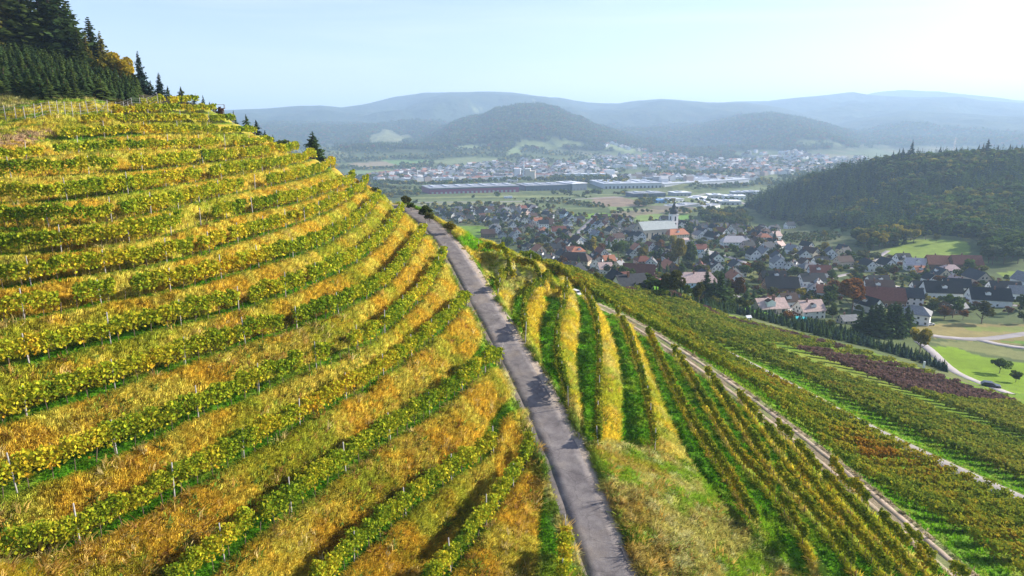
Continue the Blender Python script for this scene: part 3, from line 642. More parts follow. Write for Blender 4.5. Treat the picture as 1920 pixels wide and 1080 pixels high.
def mat_road(name, c1, c2, sc=1.2, dirt=(.30, .24, .17), amt=.35, cracks=False):
    m, t, o = nodes_of(name)
    b = N(t, 'ShaderNodeBsdfPrincipled', Roughness=0.9); b.inputs['Specular IOR Level'].default_value = .15
    geo = N(t, 'ShaderNodeNewGeometry'); nz = N(t, 'ShaderNodeTexNoise', Scale=sc, Detail=8.0, Roughness=0.65); n2_ = N(t, 'ShaderNodeTexNoise', Scale=14.0, Detail=4.0, Roughness=0.7)
    n3_ = N(t, 'ShaderNodeTexNoise', Scale=0.35, Detail=4.0)
    for n_ in (nz, n2_, n3_): t.links.new(geo.outputs['Position'], n_.inputs['Vector'])
    cr_ = N(t, 'ShaderNodeValToRGB'); cr_.color_ramp.elements[0].position = .35; cr_.color_ramp.elements[0].color = (*c1, 1); cr_.color_ramp.elements[1].position = .66; cr_.color_ramp.elements[1].color = (*c2, 1)
    t.links.new(nz.outputs['Fac'], cr_.inputs['Fac'])
    r2 = N(t, 'ShaderNodeMapRange'); r2.inputs['From Min'].default_value = .52; r2.inputs['From Max'].default_value = .68; r2.inputs['To Max'].default_value = amt; t.links.new(n3_.outputs['Fac'], r2.inputs['Value'])
    mx = N(t, 'ShaderNodeMixRGB'); mx.inputs['Color2'].default_value = (*dirt, 1); t.links.new(r2.outputs[0], mx.inputs['Fac']); t.links.new(cr_.outputs[0], mx.inputs['Color1'])
    r3 = N(t, 'ShaderNodeMapRange'); r3.inputs['From Min'].default_value = .3; r3.inputs['From Max'].default_value = .7; r3.inputs['To Min'].default_value = .75; r3.inputs['To Max'].default_value = 1.2; t.links.new(n2_.outputs['Fac'], r3.inputs['Value'])
    v = N(t, 'ShaderNodeVectorMath', operation='SCALE'); t.links.new(mx.outputs[0], v.inputs[0]); t.links.new(r3.outputs[0], v.inputs['Scale']); last = v.outputs[0]
    if cracks:
        wv = N(t, 'ShaderNodeVectorMath', operation='MULTIPLY_ADD'); wv.inputs[1].default_value = (.9, .9, .9); t.links.new(nz.outputs['Color'], wv.inputs[0]); t.links.new(geo.outputs['Position'], wv.inputs[2])
        vo = N(t, 'ShaderNodeTexVoronoi', feature='DISTANCE_TO_EDGE', Scale=.42); t.links.new(wv.outputs[0], vo.inputs['Vector'])
        rc = N(t, 'ShaderNodeMapRange'); rc.inputs['From Min'].default_value = .006; rc.inputs['From Max'].default_value = .022; rc.inputs['To Min'].default_value = .80; t.links.new(vo.outputs['Distance'], rc.inputs['Value'])
        vp = N(t, 'ShaderNodeTexVoronoi', Scale=.22); t.links.new(wv.outputs[0], vp.inputs['Vector']); sp_ = N(t, 'ShaderNodeSeparateColor'); t.links.new(vp.outputs['Color'], sp_.inputs[0])
        r4 = N(t, 'ShaderNodeMapRange'); r4.inputs['To Min'].default_value = .86; r4.inputs['To Max'].default_value = 1.12; t.links.new(sp_.outputs[0], r4.inputs['Value'])
        mm = N(t, 'ShaderNodeMath', operation='MULTIPLY'); t.links.new(rc.outputs[0], mm.inputs[0]); t.links.new(r4.outputs[0], mm.inputs[1])
        v3 = N(t, 'ShaderNodeVectorMath', operation='SCALE'); t.links.new(last, v3.inputs[0]); t.links.new(mm.outputs[0], v3.inputs['Scale']); last = v3.outputs[0]
    t.links.new(last, b.inputs['Base Color'])
    bp = N(t, 'ShaderNodeBump', Strength=0.4, Distance=0.03); t.links.new(n2_.outputs['Fac'], bp.inputs['Height']); t.links.new(bp.outputs[0], b.inputs['Normal'])
    t.links.new(b.outputs[0], o.inputs['Surface']); return m
asph = mat_road('worn_asphalt', (.135, .118, .115), (.24, .215, .20), .9, cracks=True)
gravel = mat_road('gravel_verge', (.27, .22, .17), (.42, .34, .27), 2.5)
dirtm = mat_road('dirt_track', (.30, .23, .16), (.46, .36, .27), 1.6, (.16, .20, .05), .5)
conc = mat_road('pale_concrete', (.22, .20, .185), (.32, .29, .265), 1.2)
lane = mat_road('lane_surface', (.30, .27, .26), (.40, .36, .34), .2, amt=.15)
ribbon('road_verge', ROAD_W, [-2.15, -1.95, -1.0, 1.0, 2.05, 2.25], .030, gravel, .16, 3)
ribbon('road', ROAD_W, [-1.60, -1.52, -.8, 0, .8, 1.32, 1.40], .045, asph, .09, 9)
ribbon('dirt_track_wheel_rut', TRACK_W, [-1.15, -1.05, -.8, -.45, -.35], .03, dirtm, .12, 21)
ribbon('dirt_track_wheel_rut', TRACK_W, [.30, .42, .7, .98, 1.1], .03, dirtm, .12, 27)
ribbon('path', PATH_W, [-1.5, -1.4, 0, 1.4, 1.5], .04, conc, .04, 33)
for px, w_, mt_ in (([(1722, 640), (1745, 655), (1765, 678), (1790, 698), (1822, 712), (1850, 723), (1890, 738)], 1.6, lane), ([(1735, 628), (1760, 632), (1800, 637), (1840, 638), (1880, 632), (1930, 625)], 2.2, lane), ([(1838, 638), (1870, 648), (2070, 662)], 1.8, lane),
                    ([(1458, 590), (1500, 545), (1512, 535), (1560, 520), (1600, 512)], 2.0, lane), ([(1600, 512), (1650, 530), (1720, 548), (1800, 560), (1920, 575)], 2.0, lane), ([(1120, 400), (1080, 440), (1130, 470), (1230, 462), (1330, 470), (1420, 500), (1500, 545)], 2.4, lane),
                    ([(1700, 489), (1660, 495), (1620, 500), (1560, 505)], 1.8, lane), ([(1665, 470), (1650, 480), (1620, 500)], 1.6, lane), ([(1130, 470), (1180, 500), (1250, 520), (1330, 545), (1400, 560)], 2.0, lane), ([(930, 425), (1000, 430), (1080, 440)], 2.0, lane),
                    ([(770, 380), (900, 379), (1050, 375), (1200, 368), (1330, 362), (1500, 352)], 4.0, lane)):
    wl = np.array(hits(px, 175))
    if len(wl) > 1:
        r_, _ = resample(wl, 6.0); r_ = smooth_line(r_, 3)
        ribbon('road', r_, [-w_ - .15, -w_, 0, w_, w_ + .15], .10, mt_, .1, 40)
# ------------------------------------------------------------------ vine rows
ORD = ['first', 'second', 'third', 'fourth', 'fifth', 'sixth', 'seventh', 'eighth', 'ninth', 'tenth', 'eleventh', 'twelfth', 'thirteenth', 'fourteenth', 'fifteenth', 'sixteenth', 'seventeenth', 'eighteenth', 'nineteenth', 'twentieth']
TENS = {20: 'twenty', 30: 'thirty', 40: 'forty', 50: 'fifty', 60: 'sixty', 70: 'seventy'}
def ordw(n):
    if n <= 20: return ORD[n - 1]
    a, b_ = n // 10 * 10, n % 10
    return (TENS[a][:-1] + 'ieth') if b_ == 0 else TENS[a] + '-' + ORD[b_ - 1]
leaf_m = mat_leaf('vine_leaves', trans=.32, objvar=.05)
bark_m = mat_plain('vine_bark', (.13, .09, .06), .9, .3, 6)
post_m = mat_plain('weathered_post', (.36, .33, .30), .8, .25, 5)
steel_m = mat_plain('galvanised_post', (.42, .43, .45), .5, .15, 5, metal=.3)
def cards(P, size, rng, flat=0.0, aspect=1.0, up=None):
    """n little leaf quads with random tilt; returns (4n,3)"""
    n = len(P); a = rng.normal(size=(n, 3)); 
    if flat: a[:, 2] += np.sign(a[:, 2]) * flat
    a /= np.linalg.norm(a, axis=1)[:, None]
    b_ = rng.normal(size=(n, 3)); b_ -= (b_ * a).sum(1)[:, None] * a; b_ /= np.linalg.norm(b_, axis=1)[:, None]
    c = np.cross(a, b_); s = np.asarray(size)[:, None] if np.ndim(size) else size
    u = b_ * s * aspect; v = c * s
    return np.stack([P - u, P - v * .8, P + u, P + v * .9], 1).reshape(-1, 3)
def quad_idx(n): return np.arange(4 * n).reshape(n, 4)
def beams(P0, P1, r):
    """square sticks from P0 to P1"""
    n = len(P0); d = P1 - P0; d = d / np.linalg.norm(d, axis=1)[:, None]
    a = np.cross(d, np.tile([0.3, 1, 0.1], (n, 1))); a /= np.linalg.norm(a, axis=1)[:, None]; b_ = np.cross(d, a)
    r = np.asarray(r).reshape(-1, 1) if np.ndim(r) else r
    k = [a * r, b_ * r, -a * r, -b_ * r]
    V = np.stack([P0 + q_ for q_ in k] + [P1 + q_ * .85 for q_ in k], 1).reshape(-1, 3)
    f = np.array([(0, 1, 5, 4), (1, 2, 6, 5), (2, 3, 7, 6), (3, 0, 4, 7), (4, 5, 6, 7)])
    return V, (f[None] + 8 * np.arange(n)[:, None, None]).reshape(-1, 4)
PAL = {'thin': [(.08, .14, .012), (.20, .25, .018), (.38, .34, .03), (.30, .17, .02)],
       'hill': [(.13, .22, .014), (.32, .37, .02), (.56, .47, .03), (.52, .26, .02)],
       'right': [(.11, .17, .015), (.26, .30, .022), (.46, .38, .03), (.40, .21, .02)],
       'block': [(.10, .16, .018), (.23, .28, .025), (.40, .35, .03), (.36, .18, .02)],
       'blockB': [(.10, .16, .02), (.21, .26, .03), (.34, .31, .04), (.28, .18, .03)],
       'purple': [(.15, .09, .075), (.17, .10, .085), (.22, .125, .10), (.18, .16, .06)],
       'yellow': [(.16, .21, .03), (.24, .27, .035), (.34, .32, .045), (.27, .22, .04)]}
def vine_foliage(L, s, seed, pal, dist, thick=.22, h0=.48, h1=2.1, dens=1.0, gaps=True, redfn=None):
    rng = np.random.default_rng(seed)
    d = np.hypot(L[:, 0], L[:, 1]); seg = np.diff(s)
    npm = np.clip(520 * (33 / d) ** 1.2, 28, 520) * dens
    size_at = np.clip(.078 * (d / 33) ** .66, .075, .30)
    cnt = rng.poisson(npm[:-1] * seg); k = np.repeat(np.arange(len(seg)), cnt); n = len(k)
    u = rng.random(n); ss = s[k] + u * seg[k]
    T = np.gradient(L[:, :2], axis=0); T /= np.linalg.norm(T, axis=1)[:, None] + 1e-9
    Pb = L[k] + (L[k + 1] - L[k]) * u[:, None]; Nn = np.c_[T[k, 1], -T[k, 0]]
    plant = np.floor(ss / 1.15); ph = _hash(plant, plant * 0 + seed, 5); ph2 = _hash(plant, plant * 0 + seed, 9)
    cen = (np.abs(ss / 1.15 - plant - .5)) * 2
    lump = vnoise(ss / .45, ss * 0 + seed, 3)
    top = h1 - .05 + .35 * (ph - .5) + .35 * (lump - .5) - .22 * cen ** 3
    bot = h0 + .25 * ph2 + .12 * (1 - cen) * -1 + .2 * (vnoise(ss / .6, ss * 0 + seed, 8) - .5)
    h = bot + (top - bot) * np.sqrt(rng.random(n)) ** .9
    off = rng.normal(size=n) * thick * (0.7 + .5 * lump) + .10 * (vnoise(ss / .9, ss * 0 + seed, 12) - .5)
    keepp = np.ones(n, bool)
    if gaps:
        g = vnoise(ss / 3.1, ss * 0 + seed, 21); keepp &= (g > .11) | (h < .5); keepp &= (ph > .04)
    keepp &= rng.random(n) > .2 * cen ** 2 * (ph2 > .6)
    P = np.c_[Pb[:, 0] + Nn[:, 0] * off, Pb[:, 1] + Nn[:, 1] * off, Pb[:, 2] + h]
    P = P[keepp]; k = k[keepp]; ss = ss[keepp]; h = h[keepp]; ph = ph[keepp]; n = len(P)
    sz = size_at[k] * rng.uniform(.65, 1.35, n)
    c = np.array(PAL[pal]); 
    tval = .42 * rng.random(n) + .34 * vnoise(ss / 1.3, ss * 0 + seed, 31) + .28 * vnoise(ss / 7, ss * 0 + seed, 33) + .26 * np.clip(1.2 - h, 0, .7) - .05
    if redfn is not None: tval = tval + redfn(P)
    q_ = np.clip((tval - .18) / .78, 0, .999) * 3; i = np.floor(q_).astype(int); f = (q_ - i)[:, None]
    colr = c[i] * (1 - f) + c[np.minimum(i + 1, 3)] * f
    colr *= rng.uniform(.70, 1.32, n)[:, None]
    V = cards(P, sz, rng, 0.0, 1.0)
    return V, np.repeat(colr, 4, 0), n
POST_V, POST_F = beams(np.array([[0., 0, -.35]]), np.array([[0., 0, 2.2]]), .045)
post_mesh = mesh_np('vine_post', POST_V, POST_F, post_m)
STP_V, STP_F = beams(np.array([[0., 0, -.3]]), np.array([[0., 0, 1.95]]), .035)
steel_mesh = mesh_np('vine_post_steel', STP_V, STP_F, steel_m)
N_POST = [0]
def vine_row(line, seed, pal, label, group, posts=5.0, post_me=None, stems=1.15, thick=.16, dens=1.0, gaps=True, h1=2.15, redfn=None, endposts=True, step=.45):
    P, s = resample(line, step)
    if len(P) < 3: return None
    P[:, 2] = ground(P[:, 0], P[:, 1])
    root = empty('vine_row', tuple(P[0])); set_props(root, label, 'vine row', group)
    V, c, n = vine_foliage(P, s, seed, pal, None, thick, dens=dens, gaps=gaps, h1=h1, redfn=redfn)
    if n < 4: return None
    fo = obj('foliage', mesh_np('foliage', V - P[0], quad_idx(n), leaf_m, c), root); fo['kind'] = 'stuff'
    rng = random.Random(seed)
    if stems:
        q_ = np.arange(stems * .5, s[-1], stems); b0 = np.stack([np.interp(q_, s, P[:, j]) for j in range(3)], 1)
        nn_ = len(b0); rg = np.random.default_rng(seed + 1)
        b1 = b0 + np.c_[rg.normal(size=nn_) * .07, rg.normal(size=nn_) * .07, rg.uniform(.7, .95, nn_)]
        b0[:, 2] -= .1
        SV, SF = beams(b0 - P[0], b1 - P[0], rg.uniform(.025, .04, nn_))
        so = obj('vine_wood', mesh_np('vine_wood', SV, SF, bark_m), root); so['kind'] = 'stuff'
    if posts:
        me = post_me or post_mesh
        q_ = np.arange(0.2, s[-1], posts)
        for j, a in enumerate(q_):
            x, y = [float(np.interp(a, s, P[:, jj])) for jj in (0, 1)]; z = float(ground(x, y))
            if np.hypot(x, y) > 165: continue
            o = bpy.data.objects.new('post', me); COL.objects.link(o); o.parent = root
            o.location = (x - P[0][0], y - P[0][1], z - P[0][2])
            lean = .16 if j == 0 and endposts else .05
            o.rotation_euler = (rng.uniform(-lean, lean), rng.uniform(-lean, lean), rng.random() * 3)
            hs = rng.uniform(.92, 1.12); o.scale = (1, 1, hs); N_POST[0] += 1
    return root
# left slope
for k in sorted(ROWW_L):
    L = ROWW_L[k]
    if k == 14: L = L[:-1]
    lab = f'yellow-green vine row on the terraces left of the road, {ordw(k + 1)} row up the slope'
    if k == 0: lab = 'short stub of vine row touching the left road edge in the bottom foreground'
    if k == 1: lab = 'yellow vine row nearest to the left road edge, lowest full row of the slope'
    if k == 18: lab = 'topmost yellow vine row on the summit below the skyline spruces'
    vine_row(L[:, :3], 100 + k, 'hill', lab, 'vine rows on the terraced hillside left of the road', posts=5.2 if k < 12 else 7.0, thick=.20, h1=2.05 if k < 14 else 1.7)
for k in sorted(ROWW_R):
    L = ROWW_R[k]
    lab = f'vine row on the terraces between road and dirt track, {ordw(k)} counted from the road'
    vine_row(L[:, :3], 300 + k, 'hill' if k < 2 else 'thin' if k < 7 else 'right', lab, 'vine rows on the terraces right of the road', posts=5.5 if k < 7 else 0, thick=.12, stems=1.0, h1=1.9, gaps=k > 2)
# little vines seen end-on beside the road crest
for i, (pp, z) in enumerate([([(862, 440), (880, 437), (903, 449)], -17.6), ([(842, 420), (852, 417)], -17.0)]):
    hp = np.array(hits(pp, 60)); 
    if len(hp) > 1 and np.ptp(np.hypot(hp[:, 0], hp[:, 1])) < 30:
        vine_row(hp, 400 + i, 'hill', ['short vine row on the right road edge where the road nears the crest', 'tiny clump of vines right of the road, last before the crest'][i], 'vine rows on the terraces right of the road', posts=0, gaps=False)

# blocks on the even slope right of the dirt track: rows run straight down the slope
def seg_hit(P, D, line, tmax=140):
    """distance along ray P+D*t to a polyline, None if it misses"""
    best = None
    for i in range(len(line) - 1):
        a, b_ = line[i], line[i + 1]; e = (b_[0] - a[0], b_[1] - a[1]); den = D[0] * e[1] - D[1] * e[0]
        if abs(den) < 1e-9: continue
        wx, wy = a[0] - P[0], a[1] - P[1]
        t_ = (wx * e[1] - wy * e[0]) / den; u_ = (wx * D[1] - wy * D[0]) / den
        if -1e-6 <= u_ <= 1 + 1e-6 and -20 < t_ < tmax and (best is None or t_ < best): best = t_
    return best
def wl(px, lift=0.0):
    return np.array(hits(px, 40, lift))
STRIP_N = wl([(1345, 614), (1455, 659), (1505, 680), (1600, 715), (1680, 745), (1750, 775), (1830, 805), (1918, 842)], .5)
STRIP_F = wl([(1455, 647), (1600, 699), (1750, 758), (1918, 823)])
PUR_N = wl([(1362, 620), (1455, 655), (1530, 682), (1600, 700), (1650, 714), (1767, 736), (1850, 746), (1908, 752), (1918, 754)], 1.8)
PUR_F = wl([(1362, 611), (1467, 636), (1580, 658), (1670, 676), (1717, 689), (1777, 705), (1850, 731), (1905, 747)], 1.8)
D_F = wl([(1160, 541), (1217, 553), (1300, 574), (1375, 592), (1480, 622), (1630, 660), (1705, 683), (1755, 698), (1775, 707), (1850, 731), (1905, 747)], 1.2)
ext = lambda a: np.vstack([a, a[-1] + (a[-1] - a[-2]) / np.linalg.norm((a[-1] - a[-2])[:2]) * 40])
STRIP_N, STRIP_F = ext(STRIP_N), ext(STRIP_F)
base_ = np.array([(p[0], p[1]) for p in PATH_W])
far_end = np.array(hits([(1190, 598), (1150, 575), (1110, 553)], 60))
stn = np.vstack([base_[::-1] if base_[0, 1] > base_[-1, 1] else base_])       # near end first
if stn[0, 1] > stn[-1, 1]: stn = stn[::-1]
d_ = stn[-1] - stn[-6]; d_ /= np.linalg.norm(d_)
for i in range(26): stn = np.vstack([stn, stn[-1] + (d_ + np.array([-.012 * i, 0])) * 3.0])
stn = smooth_line(stn, 4)
st, ss_ = resample(stn, 2.25)
Tn = np.gradient(st, axis=0); Tn /= np.linalg.norm(Tn, axis=1)[:, None]
Tn = smooth_line(Tn, 8)
trk = np.array([(p[0], p[1]) for p in TRACK_W]); 
e_ = trk[0] - trk[3]; e_ /= np.linalg.norm(e_); trk_x = np.vstack([trk[0] + e_ * 30 + np.array([-6, 0]), trk]) if trk[0, 1] > trk[-1, 1] else np.vstack([trk, trk[-1] + (trk[-1] - trk[-4]) / np.linalg.norm(trk[-1] - trk[-4]) * 30])
red_c = np.array(hit(1640, 862)); red2 = np.array(hit(1760, 905)) if hit(1760, 905) else red_c
def redA(P): return .50 * np.exp(-((P[:, 0] - red_c[0]) ** 2 + (P[:, 1] - red_c[1]) ** 2) / 22) + .22 * (vnoise(P[:, 0] / 6, P[:, 1] / 6, 4) - .35)
nA = nB = nC = nD = nE = 0
_h = hits([(1190, 546), (1217, 551), (1300, 569), (1375, 587), (1480, 615), (1560, 636), (1630, 652), (1705, 674), (1755, 690), (1850, 728), (1900, 745)], 60)
BLKH = [(p[0], p[1]) for p in _h] + [(125, 60), (-30, 60), (-30, _h[0][1] - 5)]
def straight(P, D, t0, t1):
    a = P + D * t0; b_ = P + D * t1; n = max(3, int((t1 - t0) / 2)); f = np.linspace(0, 1, n)[:, None]
    q_ = a * (1 - f) + b_ * f; return np.c_[q_, q_[:, 0] * 0]
def inview(P):
    x, y, d = to_px(P[:, 0], P[:, 1], ground(P[:, 0], P[:, 1])); return ((x > 930) & (x < 2060) & (y < 1180)).any()
for i in range(len(st)):
    P = st[i]; T = Tn[i]; Dn = np.array([T[1], -T[0]])                      # downhill (to the right)
    dist = float(np.hypot(*P)); lod = dist > 150
    tl = seg_hit(P, -Dn, trk_x, 60)
    if tl is not None and tl > 8:
        q_ = straight(P, Dn, -tl + 6.0 + random.uniform(-.3, .3), -3.6)
        if (tl - 9.6) > 2 and inview(q_):
            nA += 1; vine_row(q_, 1000 + i, 'block', f'{ordw(nA)} vine row from the front between dirt track and paved path, running downhill', 'vine rows between dirt track and paved path', posts=0, thick=.30, stems=1.3, h1=2.0, redfn=redA, gaps=False)
    t1 = seg_hit(P, Dn, STRIP_N); t2 = seg_hit(P, Dn, STRIP_F); tp1 = seg_hit(P, Dn, PUR_N); tp2 = seg_hit(P, Dn, PUR_F); tD = seg_hit(P, Dn, D_F, 170)
    if t1 is None and P[1] > 135: t1 = 17.0 + .06 * (P[1] - 135)
    if t2 is None and P[1] > 120: t2 = (t1 or 17.0) + 3.6
    if P[1] > 135:
        if tD is None or tD < t2: tD = None
        lim = t2 + 42 if tD is None else tD
        for tt_ in np.arange(t2 + 4, lim, 1.5):        # stop before the hedge
            w_ = P + Dn * tt_
            if not inpoly(np.array([w_[0]]), np.array([w_[1]]), BLKH)[0]: lim = tt_; break
        tD = lim
        if tp1 is None and tD - t2 > 12 and P[1] < 175: tp2 = tD - 7; tp1 = tp2 - 5
    if t1 is None and t2 is None and tD is None: continue
    if t1 is not None and t1 > 9:
        q_ = straight(P, Dn, 7.2, t1)
        if inview(q_): nB += 1; vine_row(q_, 2000 + i, 'blockB', f'{ordw(nB)} vine row from the front below the paved path, above the grass strip', 'vine rows between paved path and grass strip', posts=0, thick=.34, dens=1.1, stems=1.4 if not lod else 0, h1=2.0, gaps=False, step=.8)
    a0 = t2 if t2 is not None else None
    if a0 is None: continue
    end = tD if tD is not None else (a0 + 45)
    e1 = tp1 if tp1 is not None else end
    if e1 - a0 > 3:
        q_ = straight(P, Dn, a0, e1 - .5)
        if inview(q_): nC += 1; vine_row(q_, 3000 + i, 'blockB' if tp1 is not None else 'yellow', f'{ordw(nC)} olive vine row from the front, starting at the lower edge of the grass strip', 'olive vine rows below the grass strip', posts=0, thick=.36, dens=1.15, stems=0, h1=2.0, gaps=False, step=1.0)
    if tp1 is not None and tp2 is not None and tp2 - max(tp1, a0) > 2:
        q_ = straight(P, Dn, max(tp1, a0), tp2)
        if inview(q_): nD += 1; vine_row(q_, 4000 + i, 'purple', f'{ordw(nD)} purple-brown vine row from the front in the dark red block', 'purple vine rows', posts=0, thick=.38, dens=1.2, stems=0, h1=1.95, gaps=False, step=1.0)
    if tp2 is not None and tD is not None and tD - tp2 > 3:
        q_ = straight(P, Dn, tp2 + .5, tD - 1)
        if inview(q_): nE += 1; vine_row(q_, 5000 + i, 'yellow', f'{ordw(nE)} yellow-green vine row from the front between purple vines and fir hedge', 'yellow vine rows above the fir hedge', posts=0, thick=.36, dens=1.1, stems=0, h1=1.9, gaps=False, step=1.0)
print('vine rows', nA, nB, nC, nD, nE, 'posts', N_POST[0])
# ------------------------------------------------------------------ scattering of grass and far woods (what nobody could count)
def scatter(name, P, proto, rot, scl, tint, mats=None):
    """one object: proto instanced on the points P"""
    me = bpy.data.meshes.new(name); me.vertices.add(len(P)); me.vertices.foreach_set('co', np.ascontiguousarray(P, np.float32).ravel())
    for nm, ty, arr in (('rot', 'FLOAT_VECTOR', rot), ('scl', 'FLOAT_VECTOR', scl)):
        a = me.attributes.new(nm, ty, 'POINT'); a.data.foreach_set('vector', np.ascontiguousarray(arr, np.float32).ravel())
    a = me.attributes.new('tint', 'FLOAT_COLOR', 'POINT'); c = np.ones((len(P), 4), np.float32); c[:, :3] = tint; a.data.foreach_set('color', c.ravel())
    me.update(); o = obj(name, me); o['kind'] = 'stuff'
    ng = bpy.data.node_groups.new(name + '_scatter', 'GeometryNodeTree')
    ng.interface.new_socket('Geometry', in_out='INPUT', socket_type='NodeSocketGeometry'); ng.interface.new_socket('Geometry', in_out='OUTPUT', socket_type='NodeSocketGeometry')
    gi = ng.nodes.new('NodeGroupInput'); go = ng.nodes.new('NodeGroupOutput'); ip = ng.nodes.new('GeometryNodeInstanceOnPoints'); oi = ng.nodes.new('GeometryNodeObjectInfo')
    oi.inputs['Object'].default_value = proto
    r = ng.nodes.new('GeometryNodeInputNamedAttribute'); r.data_type = 'FLOAT_VECTOR'; r.inputs['Name'].default_value = 'rot'
    s = ng.nodes.new('GeometryNodeInputNamedAttribute'); s.data_type = 'FLOAT_VECTOR'; s.inputs['Name'].default_value = 'scl'
    ng.links.new(gi.outputs[0], ip.inputs['Points']); ng.links.new(oi.outputs['Geometry'], ip.inputs['Instance'])
    ng.links.new(r.outputs['Attribute'], ip.inputs['Rotation']); ng.links.new(s.outputs['Attribute'], ip.inputs['Scale']); ng.links.new(ip.outputs[0], go.inputs[0])
    md = o.modifiers.new('scatter', 'NODES'); md.node_group = ng
    return o
grass_m = mat_leaf('grass_blades', trans=.35, objvar=0.0, inst='tint')
def tuft(seed, n=14, h=1.0, spread=.35, lean=.5, wdt=.05):
    rg = np.random.default_rng(seed); V = []; Fq = []; Cc = []
    for i in range(n):
        a = rg.uniform(0, 2 * math.pi); r_ = spread * rg.random() ** .5 * .6; bx, by = r_ * math.cos(a), r_ * math.sin(a)
        a2_ = a + rg.normal() * .6; l = lean * rg.uniform(.3, 1.2); hh = h * rg.uniform(.5, 1.1)
        tx, ty = bx + l * math.cos(a2_), by + l * math.sin(a2_); mxx, myy = bx + l * .35 * math.cos(a2_), by + l * .35 * math.sin(a2_)
        px_, py_ = -math.sin(a2_) * wdt, math.cos(a2_) * wdt; k = len(V)
        V += [(bx - px_, by - py_, -.08), (bx + px_, by + py_, -.08), (mxx + px_, myy + py_, hh * .62), (mxx - px_, myy - py_, hh * .62), (tx + px_ * .3, ty + py_ * .3, hh * .9), (tx - px_ * .3, ty - py_ * .3, hh * .9)]
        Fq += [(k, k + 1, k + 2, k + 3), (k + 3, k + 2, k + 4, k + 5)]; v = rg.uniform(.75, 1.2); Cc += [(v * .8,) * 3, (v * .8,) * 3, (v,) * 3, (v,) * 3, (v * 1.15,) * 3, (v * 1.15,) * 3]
    me = mesh_np('tuft', np.array(V), np.array(Fq), grass_m, np.array(Cc)); me.normals_split_custom_set_from_vertices([tuple(q_ / math.sqrt(x_ * x_ + y_ * y_ + .30 * math.hypot(x_, y_) ** 2 + 1e-6) for q_ in (x_, y_, .55 * math.hypot(x_, y_) + 1e-3)) for x_, y_, z_ in V]); return bpy.data.objects.new('tuft', me)
def grass_pts(npts, rmin, rmax, seed):
    rg = np.random.default_rng(seed)
    # even in the picture: uniform in azimuth and ln r, thinned by masks
    t_ = rg.uniform(math.radians(-42), math.radians(40), npts); l_ = rg.uniform(math.log(rmin), math.log(rmax), npts)
    return t_, l_, rg
def lookup(arr, t_, l_):
    i = np.clip(np.searchsorted(TH, t_), 0, nT - 1); j = np.clip(np.searchsorted(LR, l_), 0, nR - 1); return arr[i, j]
def grass_layer(name, n, rmin, rmax, seed, hfun, proto, keepf):
    t_, l_, rg = grass_pts(n, rmin, rmax, seed); r_ = np.exp(l_); x, y = np.sin(t_) * r_, np.cos(t_) * r_
    F_L = lookup(PHI_L, t_, l_); F_R = lookup(PHI_R, t_, l_)
    rx_ = np.interp(y, np.sort(ROAD_W[:, 1]), ROAD_W[np.argsort(ROAD_W[:, 1]), 0]); left = x < rx_
    tk_ = np.interp(y, np.sort(TRACK_W[:, 1]), TRACK_W[np.argsort(TRACK_W[:, 1]), 0])
    dr = dist_line(x, y, ROAD_W); dt_ = dist_line(x, y, TRACK_W); dp_ = dist_line(x, y, PATH_W)
    ok = (dr > 1.72 + .5 * vnoise(x / 1.1, y / 1.1, 8)) & (dt_ > 1.25) & (dp_ > 1.75)
    k = keepf(x, y, F_L, F_R, left, tk_, rg) & ok
    x, y, t_, l_, r_ = x[k], y[k], t_[k], l_[k], r_[k]; z = ground(x, y); c = lookup(cov, t_, l_)
    c = c * rg.uniform(.72, 1.32, len(x))[:, None]; c[:, 0] *= rg.uniform(.88, 1.12, len(x)); c = c * A(1.12, 1.22, 1.15)
    h = hfun(r_, rg) ; wd = h * rg.uniform(.9, 1.5, len(x))
    rot = np.c_[rg.normal(size=len(x)) * .15, rg.normal(size=len(x)) * .15, rg.uniform(0, 6.28, len(x))]
    print(name, len(x)); return scatter(name, np.c_[x, y, z], proto, rot, np.c_[wd, wd, h], c)
def fr(FLv): return FLv - np.floor(FLv)
def keep_tall(x, y, F_L, F_R, left, tk_, rg):
    f = fr(F_L); bankL_ = left & ((f > .40) & (f < .93) | (F_L < 0) | (F_L > 18.0) | ~np.isfinite(F_L)) & (np.hypot(x, y) < 134)
    f2 = np.ceil(F_R) - F_R; bankR_ = (~left) & (x < tk_) & ((f2 > .55) & (f2 < .95) & (F_R < 7.5) | (f2 > .84) & (f2 < .97) | inpoly(x, y, KNOLL) | (F_R < .8))
    return bankL_ | (bankR_ & (np.hypot(x, y) < 140))
def keep_short(x, y, F_L, F_R, left, tk_, rg):
    f = fr(F_L); g1 = left & ((f <= .40) | (f >= .93)) & (np.hypot(x, y) < 134) & (F_L < 18)
    f2 = np.ceil(F_R) - F_R; g2 = (~left) & (x < tk_) & ((f2 <= .55) | (f2 > .95)) & (np.hypot(x, y) < 135)
    g3 = (~left) & (x >= tk_) & (np.hypot(x, y) < 150)
    return g1 | g2 | g3
grass_layer('grass', 330000, 26, 138, 51, lambda r_, rg: np.clip(.30 * (r_ / 35) ** .45, .28, .55) * rg.uniform(.6, 1.25, len(r_)), tuft(1, 13, 1.0, .9, .75, .045), keep_tall)
grass_layer('grass', 150000, 26, 150, 52, lambda r_, rg: np.clip(.13 * (r_ / 35) ** .5, .12, .24) * rg.uniform(.6, 1.3, len(r_)), tuft(2, 12, 1.0, 1.3, .9, .08), keep_short)

